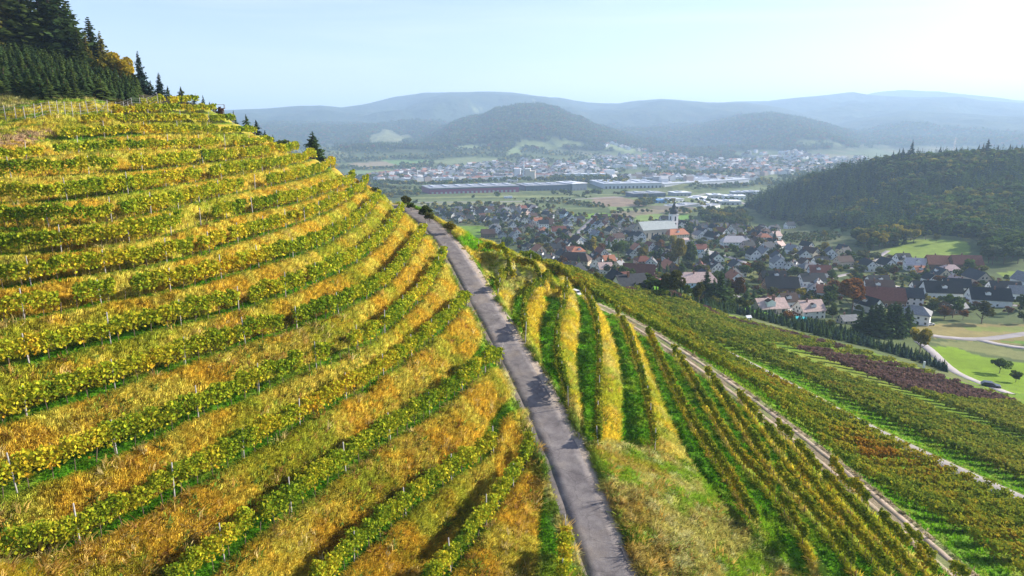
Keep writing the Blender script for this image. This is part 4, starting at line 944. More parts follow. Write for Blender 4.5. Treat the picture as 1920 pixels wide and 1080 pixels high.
# coarser tussocks, straw clumps and weeds that break up the banks
_gl = grass_layer
def weeds(name, n, seed, proto, pal, hlo, hhi, rmax=120):
    t_, l_, rg = grass_pts(n, 26, rmax, seed); r_ = np.exp(l_); x, y = np.sin(t_) * r_, np.cos(t_) * r_
    F_L = lookup(PHI_L, t_, l_); F_R = lookup(PHI_R, t_, l_); rx_ = np.interp(y, np.sort(ROAD_W[:, 1]), ROAD_W[np.argsort(ROAD_W[:, 1]), 0]); left = x < rx_
    tk_ = np.interp(y, np.sort(TRACK_W[:, 1]), TRACK_W[np.argsort(TRACK_W[:, 1]), 0])
    k = keep_tall(x, y, F_L, F_R, left, tk_, rg) & (dist_line(x, y, ROAD_W) > 1.9) & (dist_line(x, y, TRACK_W) > 1.4) & (fbm(x / 3.0, y / 3.0, 3, seed) > .5)
    x, y = x[k], y[k]; n = len(x); c = np.array(pal)[rg.integers(0, len(pal), n)] * rg.uniform(.75, 1.25, n)[:, None]; h = rg.uniform(hlo, hhi, n); wd = h * rg.uniform(.7, 1.2, n)
    scatter(name, np.c_[x, y, ground(x, y)], proto, np.c_[rg.normal(size=n) * .25, rg.normal(size=n) * .25, rg.uniform(0, 6.28, n)], np.c_[wd, wd, h], c); print(name, n)
weeds('straw_tussocks', 10000, 61, tuft(5, 22, 1.0, .8, .9, .035), [(.70, .56, .22), (.68, .46, .12), (.62, .38, .08)], .35, .75)
weeds('green_weeds', 16000, 63, tuft(6, 16, 1.0, .7, .7, .07), [(.14, .26, .03), (.24, .32, .04), (.10, .18, .03), (.30, .16, .05)], .25, .6)
# ------------------------------------------------------------------ trees
def set_cols(n, rg, base): return base
def broad_crown(seed, n, lobes=9, rad=(.36, .36, .34), cz_=.64, card=.06, open_=.0):
    rg = np.random.default_rng(seed); L = rg.normal(size=(lobes, 3)); L /= np.linalg.norm(L, axis=1)[:, None]
    L *= rg.uniform(.35, .85, lobes)[:, None]; lr_ = rg.uniform(.30, .52, lobes)
    k = rg.integers(0, lobes, n); d = rg.normal(size=(n, 3)); d /= np.linalg.norm(d, axis=1)[:, None]
    r_ = lr_[k] * rg.uniform(.55, 1.06, n) ** .5
    P = L[k] + d * r_[:, None]; P = P / np.maximum(1, np.linalg.norm(P, axis=1))[:, None] ** .6
    P[:, 2] = np.where(P[:, 2] < -.55, -.55 + (P[:, 2] + .55) * .3, P[:, 2])
    P = P * np.array(rad) + np.array([0, 0, cz_])
    V = cards(P, card * rg.uniform(.6, 1.3, n), rg, .5); c = (rg.uniform(.7, 1.3, lobes)[k] * rg.uniform(.75, 1.25, n))[:, None] * np.c_[rg.uniform(.9, 1.15, n), np.ones(n), rg.uniform(.8, 1.1, n)]
    return V, np.repeat(c, 4, 0), n
def trunk_geo(h, r, limbs=0, seed=0):
    rg = np.random.default_rng(seed); P0 = [(0, 0, -.03)]; P1 = [(0, 0, h)]; R_ = [r]
    for i in range(limbs):
        a = rg.uniform(0, 6.28); z = h * rg.uniform(.45, .9); P0.append((0, 0, z)); P1.append((.22 * math.cos(a), .22 * math.sin(a), z + .22)); R_.append(r * .45)
    return beams(np.array(P0, float), np.array(P1, float), np.array(R_))
def conifer_crown(seed, layers=18, per=9, rad=.2, low=.06, droop=.35):
    rg = np.random.default_rng(seed); V = []; Fq = []; C_ = []
    for i in range(layers):
        f = i / (layers - 1); z = low + (1 - low) * f * .985; R_ = rad * (1 - f) ** .8 * rg.uniform(.8, 1.12) + .010
        m_ = max(4, int(per * (1 - f * .5)))
        for j in range(m_):
            a = rg.uniform(0, 6.28); r_ = R_ * rg.uniform(.6, 1.15); w_ = R_ * rg.uniform(.22, .40) + .006; dz = -droop * r_ * rg.uniform(.4, 1.4); zz = z + rg.normal() * .012
            ca, sa = math.cos(a), math.sin(a); k = len(V); tl = rg.normal() * .25 * w_
            V += [(ca * r_ * .12, sa * r_ * .12, zz + .02), (ca * r_ * .6 - sa * w_, sa * r_ * .6 + ca * w_, zz + dz * .55 - .03 * 1 + tl), (ca * r_, sa * r_, zz + dz), (ca * r_ * .6 + sa * w_, sa * r_ * .6 - ca * w_, zz + dz * .55 - .03 - tl)]
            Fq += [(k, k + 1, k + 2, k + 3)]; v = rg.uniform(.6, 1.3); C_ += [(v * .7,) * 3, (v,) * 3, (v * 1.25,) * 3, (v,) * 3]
    k = len(V); V += [(-.006, 0, .93), (.006, 0, .93), (.001, 0, 1.01), (-.001, 0, 1.01)]; Fq += [(k, k + 1, k + 2, k + 3)]; C_ += [(1, 1, 1)] * 4
    return np.array(V), np.array(C_), np.array(Fq)
def conifer_hi(seed, layers=34, per=17, rad=.22, low=.05):
    rg = np.random.default_rng(seed); P, Sz, C_, Dr = [], [], [], []
    for i in range(layers):
        f = i / (layers - 1); z = low + (1 - low) * f * .97; R_ = (rad * (1 - f) ** .85 * rg.uniform(.7, 1.15) + .012)
        for j in range(max(5, int(per * (1 - .55 * f)))):
            a = rg.uniform(0, 6.28); r_ = R_ * rg.uniform(.55, 1.2); up_ = rg.uniform(-.45, .05) * r_; v = rg.uniform(.55, 1.25)
            for q_ in (.3, .55, .78, 1.0):
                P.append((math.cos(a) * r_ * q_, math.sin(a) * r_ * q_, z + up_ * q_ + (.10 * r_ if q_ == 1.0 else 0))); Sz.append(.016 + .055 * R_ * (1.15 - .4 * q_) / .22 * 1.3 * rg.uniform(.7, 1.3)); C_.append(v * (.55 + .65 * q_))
    P.append((0, 0, .985)); Sz.append(.012); C_.append(1)
    n = len(P); V = cards(np.array(P), np.array(Sz) * .62, rg, 1.1); return V, np.repeat(np.array(C_)[:, None] * np.ones(3), 4, 0), quad_idx(n)
TINTS = {'green': (.078, .125, .026), 'dark': (.080, .115, .026), 'olive': (.12, .125, .028), 'yellow': (.28, .24, .03), 'gold': (.46, .35, .03), 'orange': (.24, .105, .025), 'rust': (.15, .075, .03), 'grey': (.10, .125, .06), 'spruce': (.058, .098, .030), 'blue': (.040, .075, .060), 'larch': (.19, .18, .03)}
CROWN_M = {k: mat_leaf('crown_' + k, trans=.42, objvar=.22, tint=v) for k, v in TINTS.items()}
INST_M = mat_leaf('crown_inst', trans=.36, objvar=0, inst='tint')
BR = {}; CO = {}
def merged(V1, F1, c1, V2, F2):           # crown + trunk, one mesh with two slots
    V = np.vstack([V1, V2]); Fq = np.vstack([F1, F2 + len(V1)]); c = np.vstack([c1, np.ones((len(V2), 3))])
    me = mesh_np('tree', V, Fq, None, c); me.materials.append(CROWN_M['green']); me.materials.append(bark_m)
    mi = np.zeros(len(Fq), np.int32); mi[len(F1):] = 1; me.polygons.foreach_set('material_index', mi); return me
def dens_geo(lod, kind, seed):
    if kind == 'b':
        n, card = {'hi': (3200, .034), 'mid': (620, .062), 'lo': (150, .11)}[lod]
        V, c, m_ = broad_crown(seed, n, 11 if lod == 'hi' else 8, card=card); return V, quad_idx(m_), c
    if kind == 'p':                        # poplar, columnar
        n, card = {'hi': (1800, .03), 'mid': (420, .05), 'lo': (120, .07)}[lod]
        V, c, m_ = broad_crown(seed, n, 12, rad=(.15, .15, .46), cz_=.53, card=card); return V, quad_idx(m_), c
    if kind == 'o':                        # wide low orchard crown
        n, card = {'hi': (1500, .05), 'mid': (500, .075), 'lo': (120, .13)}[lod]
        V, c, m_ = broad_crown(seed, n, 9, rad=(.52, .52, .30), cz_=.66, card=card); return V, quad_idx(m_), c
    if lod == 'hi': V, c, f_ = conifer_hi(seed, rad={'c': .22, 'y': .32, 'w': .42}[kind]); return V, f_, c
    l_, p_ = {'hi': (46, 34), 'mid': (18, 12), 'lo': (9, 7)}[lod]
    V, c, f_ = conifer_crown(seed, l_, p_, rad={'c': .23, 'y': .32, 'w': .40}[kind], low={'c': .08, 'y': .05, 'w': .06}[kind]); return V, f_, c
_tm = {}
def tree_mesh(lod, kind, v):
    k = (lod, kind, v)
    if k not in _tm:
        V, f_, c = dens_geo(lod, kind, hash(k[1]) % 7 * 0 + v * 13 + {'hi': 1, 'mid': 2, 'lo': 3}[lod] + ord(kind))
        TV, TF = trunk_geo(.40 if kind in 'bpo' else .9, .020 if kind in 'bpo' else .012, 4 if kind in 'bo' else 0, v)
        _tm[k] = (merged(V, f_, c, TV, TF), mesh_np('crown', V, f_, CROWN_M['green'], c), mesh_np('trunk', TV, TF, bark_m))
    return _tm[k]
TREES = []                                # for labels: object, description, photo position
NAMEK = {'b': 'broadleaf_tree', 'p': 'poplar_tree', 'o': 'fruit_tree', 'c': 'spruce_tree', 'y': 'young_fir_tree', 'w': 'spruce_tree'}
DESC = {'b': 'tree', 'p': 'poplar', 'o': 'fruit tree', 'c': 'spruce', 'y': 'young fir', 'w': 'broad spruce'}
TDESC = {'green': 'green', 'dark': 'dark green', 'olive': 'olive', 'yellow': 'yellowing', 'gold': 'golden', 'orange': 'orange-brown', 'rust': 'rust-brown', 'grey': 'grey-green', 'spruce': 'dark', 'blue': 'blue-green', 'larch': 'yellow-green'}
CATK = {'b': 'tree', 'p': 'tree', 'o': 'tree', 'c': 'spruce', 'y': 'fir', 'w': 'spruce'}
def tree(x, y, h, kind='b', tint='green', wide=1.0, lod=None, parts=None, label=None, group=None, desc=None, zone=None):
    if kind in 'cy': wide *= random.uniform(.82, 1.25)
    z = float(ground(x, y)) - .1; d = math.hypot(x, y); px = h / d * F
    lod = lod or ('hi' if px > 48 else 'mid' if px > 12 else 'lo'); parts = px > 34 if parts is None else parts
    v = random.randrange(4 if lod != 'hi' else 3); me, mc_, mtk = tree_mesh(lod, kind, v); sc = (h * wide, h * wide, h)
    if parts:
        o = empty(NAMEK[kind], (x, y, z), random.random() * 6.28)
        a = obj('trunk', mtk, o); b_ = obj('crown', mc_, o); a.scale = sc; b_.scale = sc; tgt = b_
    else:
        o = obj(NAMEK[kind], me, None, (x, y, z)); o.rotation_euler = (0, 0, random.random() * 6.28); o.scale = sc; tgt = o
    tgt.material_slots[0].link = 'OBJECT'; tgt.material_slots[0].material = CROWN_M[tint]
    P = to_px(x, y, z + h / 2)
    set_props(o, label, CATK[kind], group)
    TREES.append((o, desc or (TDESC[tint] + ' ' + DESC[kind]), P[0], P[1], label is not None, zone)); return o
def at_depth(px, t, itn=3):
    """ground point below a pixel column at horizontal depth t"""
    X = (px - 960) / F; y = t; 
    for _ in range(itn):
        z = float(ground(X * t, y)); dcam = t; y = (t + z * SP) / CP
    return X * t, y, z
def height_to(x, y, z, top):
    X, Y, Z = ray(960 + 0, top); r_ = math.hypot(x, y)
    # column-wise: depth along the view axis
    d = y * CP - z * SP
    # find height whose projection is at pixel row top
    v = (540 - top) / F
    zt = (v * y * CP + 0 - y * SP) / (CP + v * SP) if False else None
    lo, hi = z, z + 80
    for _ in range(30):
        mid = (lo + hi) / 2
        if to_px(x, y, mid)[1] > top: lo = mid
        else: hi = mid
    return lo - z
def tree_px(px, t, top, kind='c', tint='spruce', **k):
    x, y, z = at_depth(px, t); return tree(x, y, max(1.0, height_to(x, y, z, top)), kind, tint, **k)
def tree_hit(px, base, top, kind='b', tint='green', **k):
    h_ = hit(px, base, 150)
    if h_ is None: return
    return tree(h_[0], h_[1], max(1.5, height_to(*h_, top)), kind, tint, **k)
G_SK = 'spruces along the hilltop skyline'
# wood above the vineyard
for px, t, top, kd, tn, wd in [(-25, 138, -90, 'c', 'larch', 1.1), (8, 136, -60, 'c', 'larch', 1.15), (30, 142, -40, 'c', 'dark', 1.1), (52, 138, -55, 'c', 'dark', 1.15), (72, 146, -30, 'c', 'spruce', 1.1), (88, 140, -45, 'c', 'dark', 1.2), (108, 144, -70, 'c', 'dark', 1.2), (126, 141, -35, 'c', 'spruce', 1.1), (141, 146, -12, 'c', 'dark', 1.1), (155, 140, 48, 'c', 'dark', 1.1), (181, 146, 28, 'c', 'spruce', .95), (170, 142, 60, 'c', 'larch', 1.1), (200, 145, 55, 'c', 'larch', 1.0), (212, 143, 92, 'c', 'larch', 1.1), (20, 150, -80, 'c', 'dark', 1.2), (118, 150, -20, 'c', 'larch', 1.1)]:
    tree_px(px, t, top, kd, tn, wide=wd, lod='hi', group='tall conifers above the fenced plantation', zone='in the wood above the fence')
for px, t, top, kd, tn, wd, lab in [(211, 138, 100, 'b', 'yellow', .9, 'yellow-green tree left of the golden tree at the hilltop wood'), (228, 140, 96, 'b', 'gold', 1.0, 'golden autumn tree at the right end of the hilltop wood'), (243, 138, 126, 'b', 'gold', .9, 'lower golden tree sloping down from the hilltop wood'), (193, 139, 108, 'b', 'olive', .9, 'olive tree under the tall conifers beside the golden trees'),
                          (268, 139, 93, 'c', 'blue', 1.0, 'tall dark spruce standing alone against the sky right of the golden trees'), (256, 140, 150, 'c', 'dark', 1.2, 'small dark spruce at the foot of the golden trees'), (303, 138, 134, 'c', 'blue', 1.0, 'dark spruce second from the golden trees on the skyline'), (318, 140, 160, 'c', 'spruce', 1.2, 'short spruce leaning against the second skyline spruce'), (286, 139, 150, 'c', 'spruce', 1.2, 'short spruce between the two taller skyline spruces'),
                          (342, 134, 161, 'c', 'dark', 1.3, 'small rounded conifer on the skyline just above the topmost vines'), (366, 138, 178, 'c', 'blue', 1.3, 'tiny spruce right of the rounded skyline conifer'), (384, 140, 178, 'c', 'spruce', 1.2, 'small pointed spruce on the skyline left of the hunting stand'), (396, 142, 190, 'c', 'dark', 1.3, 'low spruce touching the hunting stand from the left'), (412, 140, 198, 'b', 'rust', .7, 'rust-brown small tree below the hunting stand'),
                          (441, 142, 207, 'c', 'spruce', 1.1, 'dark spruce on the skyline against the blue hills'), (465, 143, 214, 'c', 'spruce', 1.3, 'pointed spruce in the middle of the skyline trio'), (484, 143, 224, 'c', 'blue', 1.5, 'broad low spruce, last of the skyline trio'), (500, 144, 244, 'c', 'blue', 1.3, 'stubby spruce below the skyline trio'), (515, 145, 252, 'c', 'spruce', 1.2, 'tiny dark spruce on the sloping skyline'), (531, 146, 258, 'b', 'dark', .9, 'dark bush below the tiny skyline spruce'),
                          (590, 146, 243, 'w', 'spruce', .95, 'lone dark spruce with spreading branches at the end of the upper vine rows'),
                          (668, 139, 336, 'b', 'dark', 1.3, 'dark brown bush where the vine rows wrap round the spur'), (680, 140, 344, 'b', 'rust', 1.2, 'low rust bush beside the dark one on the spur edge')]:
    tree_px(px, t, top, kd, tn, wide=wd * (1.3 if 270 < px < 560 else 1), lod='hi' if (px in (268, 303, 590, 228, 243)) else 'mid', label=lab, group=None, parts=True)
for px, base, top, tn, lab in [(703, 366, 348, 'dark', 'dark round bush on the left side of the road crest'), (730, 376, 359, 'yellow', 'yellowing bush left of the road crest'), (760, 388, 366, 'olive', 'bush on the right edge of the road just past the crest'), (771, 396, 378, 'dark', 'low dark bush below the crest bush at the roadside'), (798, 412, 384, 'dark', 'taller dark bush right of the road above the meadow'), (806, 418, 396, 'olive', 'olive bush leaning on the taller roadside bush'), (845, 440, 414, 'yellow', 'yellow bush right of the road near the short vine row')]:
    h_ = hit(px, base, 60)
    if h_: tree(h_[0], h_[1], max(1.2, height_to(*h_, top)), 'b', tn, wide=1.35, lod='mid', parts=True, label=lab)
# plantation of young firs behind the fence
pl = []; rp_ = random.Random(3)
for t in np.arange(100, 134, 1.9):
    for px in np.arange(-40, 262, 19.0 * 100 / t):
        pxx = px + rp_.uniform(-5, 5); tt = t + rp_.uniform(-.6, .6)
        fence_t = np.interp(pxx, [0, 60, 120, 200, 250, 300], [95, 97, 101, 108, 115, 122]); back_t = np.interp(pxx, [0, 200, 262], [134, 134, 132])
        if fence_t < tt < back_t: pl.append((pxx, tt))
fp, fT = [], []
for n_, (px, t) in enumerate(pl):
    x, y, z = at_depth(px, t); h_ = rp_.uniform(2.5, 3.9)
    if t < 113 and n_ % 1 == 0 and px > -15: tree(x, y, h_, 'y', 'spruce' if rp_.random() < .7 else 'dark', wide=1.3, lod='mid', parts=True, group='young firs of the fenced plantation', zone='in the fenced plantation')
    else: fp.append((x, y, z - .1)); fT.append(h_)
yf = bpy.data.objects.new('young_fir_small', None)
def inst_proto(kind, lod, v):
    V, f_, c = dens_geo(lod, kind, 90 + v); me = mesh_np('crown_inst', V, f_, INST_M, c); return bpy.data.objects.new('proto', me)
def wood(name, P, H, kind, lod, tints, seed, wide=1.0, nv=2):
    rg = np.random.default_rng(seed); P = np.array(P); H = np.array(H); k = rg.integers(0, nv, len(P)); tt_ = np.array([TINTS[q_] for q_ in tints])
    for v in range(nv):
        m_ = k == v
        if not m_.any(): continue
        n = m_.sum(); ti = tt_[rg.integers(0, len(tt_), n)] * rg.uniform(.75, 1.3, n)[:, None]; h_ = H[m_]; ww = h_ * wide * rg.uniform(.85, 1.2, n)
        o = scatter(name, P[m_], inst_proto(kind, lod, v), np.c_[np.zeros(n), np.zeros(n), rg.uniform(0, 6.28, n)], np.c_[ww, ww, h_], ti)
wood('young_firs_behind', fp, fT, 'y', 'mid', ['spruce', 'spruce', 'dark'], 5)
# fir hedge between vineyard and village
hl, _ = resample(np.array([(h[0], h[1]) for h in hits([(1190, 547), (1217, 551), (1300, 569), (1375, 587), (1480, 615), (1560, 636), (1630, 652), (1705, 674), (1755, 690), (1772, 698)], 60)]), 2.1)
hu, _ = resample(np.array([(h[0], h[1]) for h in hits([(1190, 543), (1250, 560), (1315, 573), (1390, 588), (1475, 602), (1540, 612), (1640, 645), (1720, 666), (1757, 687), (1776, 697)], 60)]), 2.1)
hp, hh_, nin = [], [], 0
for i, a in enumerate(hl):
    b_ = hu[min(len(hu) - 1, int(i * len(hu) / len(hl)))]; w_ = float(np.hypot(*(b_ - a))); m_ = max(2, int(w_ / 2.2))
    for j in range(m_):
        f_ = (j + rp_.random() * .6) / m_; x, y = a * (1 - f_) + b_ * f_ + np.array([rp_.uniform(-.5, .5), rp_.uniform(-.5, .5)]); h_ = rp_.uniform(2.6, 4.3)
        P_ = to_px(x, y, float(ground(x, y)) + 1)
        if j < 2 and nin < 150 and P_[0] > 1290: tree(x, y, h_ * .95, 'y', 'spruce' if rp_.random() < .6 else 'blue', lod='mid', parts=False, group='young firs of the hedge below the vineyard', zone='in the fir hedge'); nin += 1
        else: hp.append((x, y, float(ground(x, y)) - .1)); hh_.append(h_)
wood('fir_hedge', hp, hh_, 'y', 'mid', ['spruce', 'spruce', 'blue'], 8)
# trees the photograph shows one by one in and around the village
MAN = [(1597, 588, 522, 'b', 'orange', 1.15, 'big round orange-brown autumn tree in the middle of the village'),
 (1612, 624, 575, 'c', 'spruce', 1.6, None), (1628, 628, 570, 'c', 'spruce', 1.6, None), (1645, 630, 566, 'c', 'spruce', 1.7, None), (1662, 630, 568, 'c', 'spruce', 1.6, None), (1680, 631, 566, 'c', 'spruce', 1.7, None), (1697, 626, 570, 'c', 'spruce', 1.5, None), (1706, 622, 580, 'c', 'dark', 1.6, None), (1637, 622, 566, 'c', 'dark', 1.6, None), (1672, 624, 564, 'c', 'spruce', 1.6, None),
 (1724, 662, 612, 'b', 'yellow', 1.1, 'sparse yellow tree by the fork of the lane below the dark spruces'), (1840, 607, 564, 'b', 'olive', 1.15, 'round olive tree beside the tan field'), (1786, 596, 550, 'b', 'green', 1.0, 'dark green tree left of the round olive tree'), (1770, 600, 572, 'b', 'rust', 1.1, 'rust-coloured low tree at the field edge'), (1748, 592, 565, 'b', 'dark', 1.0, None), (1805, 600, 580, 'b', 'orange', 1.2, None), (1912, 584, 552, 'b', 'green', 1.0, 'green tree at the right frame edge among the last houses'), (1890, 592, 573, 'b', 'rust', 1.1, None), (1918, 606, 584, 'b', 'dark', 1.2, None),
 (1874, 700, 672, 'o', 'green', 1.15, 'fruit tree with a shadow on the bright meadow, left of two'), (1904, 717, 695, 'o', 'dark', 1.15, 'dark fruit tree on the bright meadow nearer to the car'),
 (1258, 562, 505, 'b', 'olive', 1.05, 'large olive-green tree between the vineyard and the village houses'), (1238, 556, 520, 'b', 'green', 1.2, None), (1285, 560, 530, 'b', 'green', 1.0, None), (1310, 572, 528, 'b', 'olive', .9, None), (1215, 548, 523, 'b', 'green', 1.1, None), (1200, 545, 528, 'b', 'olive', 1.1, None),
 (1322, 570, 505, 'c', 'spruce', 1.4, None), (1336, 574, 520, 'c', 'spruce', 1.5, None), (1348, 575, 502, 'c', 'spruce', 1.4, None), (1362, 572, 520, 'c', 'dark', 1.5, None), (1380, 572, 518, 'b', 'rust', .8, 'rust and green tree right of the dark spruce group'), (1398, 570, 530, 'c', 'spruce', 1.5, None), (1412, 572, 540, 'c', 'spruce', 1.6, None), (1330, 500, 505, 'c', 'dark', 1.2, None), (1386, 580, 555, 'b', 'dark', 1.0, None),
 (1338, 578, 553, 'b', 'olive', 1.2, None), (1370, 578, 562, 'b', 'green', 1.3, None), (1400, 584, 562, 'b', 'olive', 1.2, None), (1447, 560, 537, 'b', 'olive', 1.1, None), (1500, 562, 537, 'b', 'yellow', 1.0, None), (1475, 605, 580, 'b', 'rust', 1.2, None), (1560, 600, 572, 'b', 'dark', 1.1, None), (1558, 618, 598, 'b', 'olive', 1.3, None),
 (1272, 505, 445, 'b', 'yellow', .72, 'tall yellow-green tree in front of the church rectory'), (1256, 505, 468, 'b', 'olive', .9, None), (1291, 500, 447, 'p', 'dark', 1.2, 'narrow dark poplar right of the tall yellow-green tree'), (1297, 500, 455, 'p', 'dark', 1.1, None), (1284, 500, 462, 'p', 'spruce', 1.1, None),
 (1159, 487, 448, 'b', 'green', 1.0, 'round green tree in the village centre left of the church'), (1110, 478, 439, 'p', 'yellow', 1.6, 'yellow-green poplar beside the orange hipped roof'), (1101, 478, 450, 'b', 'olive', .9, None), (1127, 480, 455, 'b', 'rust', 1.0, 'dark rust tree right of the yellow-green poplar'), (1206, 488, 461, 'b', 'yellow', .95, None), (1228, 492, 462, 'c', 'spruce', 1.2, None), (1237, 492, 458, 'c', 'spruce', 1.3, None), (1244, 492, 465, 'c', 'dark', 1.2, None),
 (952, 472, 441, 'b', 'green', 1.1, 'round green tree just behind the vineyard spur'), (1010, 470, 454, 'b', 'yellow', 1.2, None), (1025, 476, 456, 'b', 'olive', 1.4, None), (1084, 505, 478, 'c', 'dark', 1.3, None), (1053, 505, 480, 'b', 'rust', 1.1, None), (1168, 525, 495, 'b', 'green', 1.0, None), (1120, 530, 508, 'b', 'olive', 1.2, None), (1100, 522, 505, 'b', 'olive', 1.3, None), (1145, 530, 512, 'b', 'green', 1.3, None), (1234, 500, 483, 'b', 'orange', 1.1, None),
 (1565, 418, 391, 'b', 'grey', 1.3, 'pale grey-green round tree in front of the wooded hill'), (1822, 432, 406, 'b', 'yellow', .8, 'pale yellow tree standing at the foot of the wooded hill'), (1603, 380, 366, 'b', 'yellow', 1.2, None), (1621, 380, 368, 'b', 'yellow', 1.0, None), (1745, 410, 397, 'b', 'yellow', 1.2, None), (1878, 385, 375, 'b', 'yellow', 1.2, None), (1540, 492, 470, 'b', 'olive', 1.2, None), (1615, 490, 468, 'b', 'olive', 1.3, None), (1640, 492, 470, 'b', 'grey', 1.2, None), (1375, 520, 500, 'b', 'grey', 1.1, None), (1840, 520, 495, 'b', 'olive', 1.3, None), (1905, 525, 515, 'b', 'yellow', 1.2, None), (1735, 518, 490, 'c', 'dark', 1.4, None), (1600, 528, 505, 'b', 'olive', 1.2, None)]
for px, base, top, kd, tn, wd, lab in MAN:
    if base - top < 3: continue
    tree_hit(px, base, top, kd, tn, wide=wd, label=lab)
# ------------------------------------------------------------------ houses
WALL = {'white': (.80, .79, .76), 'cream': (.66, .58, .42), 'beige': (.52, .44, .34), 'pink': (.60, .44, .38), 'timber': (.17, .10, .06), 'pale blue': (.42, .56, .66), 'grey': (.45, .45, .45)}
ROOF = {'black': (.022, .025, .030), 'anthracite': (.045, .050, .058), 'dark brown': (.075, .045, .035), 'red-brown': (.17, .065, .045), 'orange': (.40, .165, .09), 'grey': (.20, .20, .20), 'pale pink': (.50, .36, .31), 'pale': (.55, .50, .48), 'green-grey': (.34, .37, .35)}
WM = {k: mat_plain('wall_' + k, v, .85, .07, .8) for k, v in WALL.items()}
RM = {k: mat_plain('roof_' + k, v, .7, .25, 1.2, bump=.3, objvar=.15, spec=.12) for k, v in ROOF.items()}
glass_m = mat_plain('window_glass', (.03, .04, .05), .15, .1, 2, spec=.6)
frame_m = mat_plain('window_frame', (.62, .60, .57), .6, .05, 2)
brick_m = mat_plain('chimney_brick', (.24, .13, .10), .9, .2, 3)
wood_m = mat_plain('balcony_wood', (.16, .08, .045), .8, .2, 3)
def box_np(x0, x1, y0, y1, z0, z1):
    V = np.array([(x, y, z) for z in (z0, z1) for y in (y0, y1) for x in (x0, x1)], float)
    return V, np.array([(0, 2, 3, 1), (4, 5, 7, 6), (0, 1, 5, 4), (2, 6, 7, 3), (0, 4, 6, 2), (1, 3, 7, 5)])
def join_np(L):
    V, Fq, k = [], [], 0
    for v, f_ in L: V.append(v); Fq.append(f_ + k); k += len(v)
    return np.vstack(V), np.vstack(Fq)
def pydata(name, V, Fs, mat=None):
    me = bpy.data.meshes.new(name); me.from_pydata([tuple(map(float, v)) for v in V], [], Fs); me.update()
    if mat: me.materials.append(mat)
    return me
def house_meshes(L, W, He, Hr, hip=0.0, ov=.55, th=.22):
    l, w_ = L / 2, W / 2; g = 0.0 if hip == 0 else hip
    V = [(-l, -w_, -1.8), (l, -w_, -1.8), (l, w_, -1.8), (-l, w_, -1.8), (-l, -w_, He), (l, -w_, He), (l, w_, He), (-l, w_, He)]
    Fs = [(0, 1, 5, 4), (2, 3, 7, 6)]
    if hip == 0:
        V += [(-l, 0, Hr), (l, 0, Hr)]; Fs += [(1, 2, 6, 9, 5), (3, 0, 4, 8, 7)]
    else: Fs += [(1, 2, 6, 5), (3, 0, 4, 7)]
    body = pydata('walls', V, Fs)
    s = (Hr - He) / w_; lo = l + ov; wo = w_ + ov; ze = He - s * ov
    if hip == 0:
        R_ = [(-lo, -wo, ze), (lo, -wo, ze), (lo, 0, Hr), (-lo, 0, Hr), (lo, wo, ze), (-lo, wo, ze)]; up = [(x, y, z + th) for x, y, z in R_]
        Fr = [(6, 7, 8, 9), (9, 8, 10, 11), (0, 3, 2, 1), (3, 5, 4, 2), (0, 1, 7, 6), (4, 5, 11, 10), (1, 2, 8, 7), (2, 4, 10, 8), (3, 0, 6, 9), (5, 3, 9, 11)]
        roof = pydata('roof', R_ + up, Fr)
    else:
        a = l - hip; R_ = [(-lo, -wo, ze), (lo, -wo, ze), (lo, wo, ze), (-lo, wo, ze)]; up = [(x, y, z + th) for x, y, z in R_] + [(-a, 0, Hr + th), (a, 0, Hr + th)]
        Fr = [(0, 3, 2, 1), (0, 1, 5, 4), (1, 2, 6, 5), (2, 3, 7, 6), (3, 0, 4, 7), (4, 5, 9, 8), (6, 7, 8, 9), (5, 6, 9), (7, 4, 8)]
        roof = pydata('roof', R_ + up, Fr)
    ch = pydata('chimney', *[q_.tolist() for q_ in box_np(-.4, .4, -.35, .35, -1.2, 1.25)], brick_m)
    spots = []                             # window places: (x, y, z, rotation)
    for fl in range(max(1, int(He // 2.6))):
        z = 1.0 + fl * 2.7
        nL = max(2, int(L // 3.0)); nW = max(2, int(W // 3.2))
        for i in range(nL):
            x = -l + L * (i + .5) / nL
            spots += [(x, -w_ - .02, z, 0), (x, w_ + .02, z, math.pi)]
        for i in range(nW):
            y = -w_ + W * (i + .5) / nW; spots += [(l + .02, y, z, math.pi / 2), (-l - .02, y, z, -math.pi / 2)]
    if hip == 0:
        for y in (-1.3, 1.3): spots += [(l + .02, y, He + .15, math.pi / 2), (-l - .02, y, He + .15, -math.pi / 2)]
    return body, roof, ch, spots
win_fr = pydata('window', *[q_.tolist() for q_ in box_np(-.62, .62, -.05, .10, 0, 1.45)], frame_m)
pane_me = pydata('pane', *[q_.tolist() for q_ in box_np(-.50, .50, -.085, -.055, .12, 1.33)], glass_m)
DIMS = [(12, 10, 5.0, 9.6, 0), (14, 11, 5.4, 10.4, 0), (10.5, 9, 4.6, 8.8, 0), (16, 10.5, 5.0, 9.8, 0), (11, 10, 3.6, 8.2, 0), (13, 12, 5.2, 8.6, 3.8), (18, 11, 4.6, 9.2, 0), (12, 9.5, 6.6, 10.8, 0), (22, 13, 5.0, 11.2, 0), (9, 7, 2.7, 5.0, 0), (26, 13, 6.0, 11.5, 4.0), (14, 12, 6.2, 9.6, 4.2)]
HM = [house_meshes(*d) for d in DIMS]
def joined_windows(spots):
    L1, L2 = [], []
    for x, y, z, r_ in spots:
        v, f_ = box_np(-.5, .5, -.04, .04, .1, 1.35); c, s = math.cos(r_), math.sin(r_); v = np.c_[v[:, 0] * c - v[:, 1] * s + x, v[:, 0] * s + v[:, 1] * c + y, v[:, 2] + z]; L1.append((v, f_))
    V, Fq = join_np(L1); return mesh_np('window_rows', V, Fq, glass_m)
HW = [joined_windows(m_[3]) for m_ in HM]
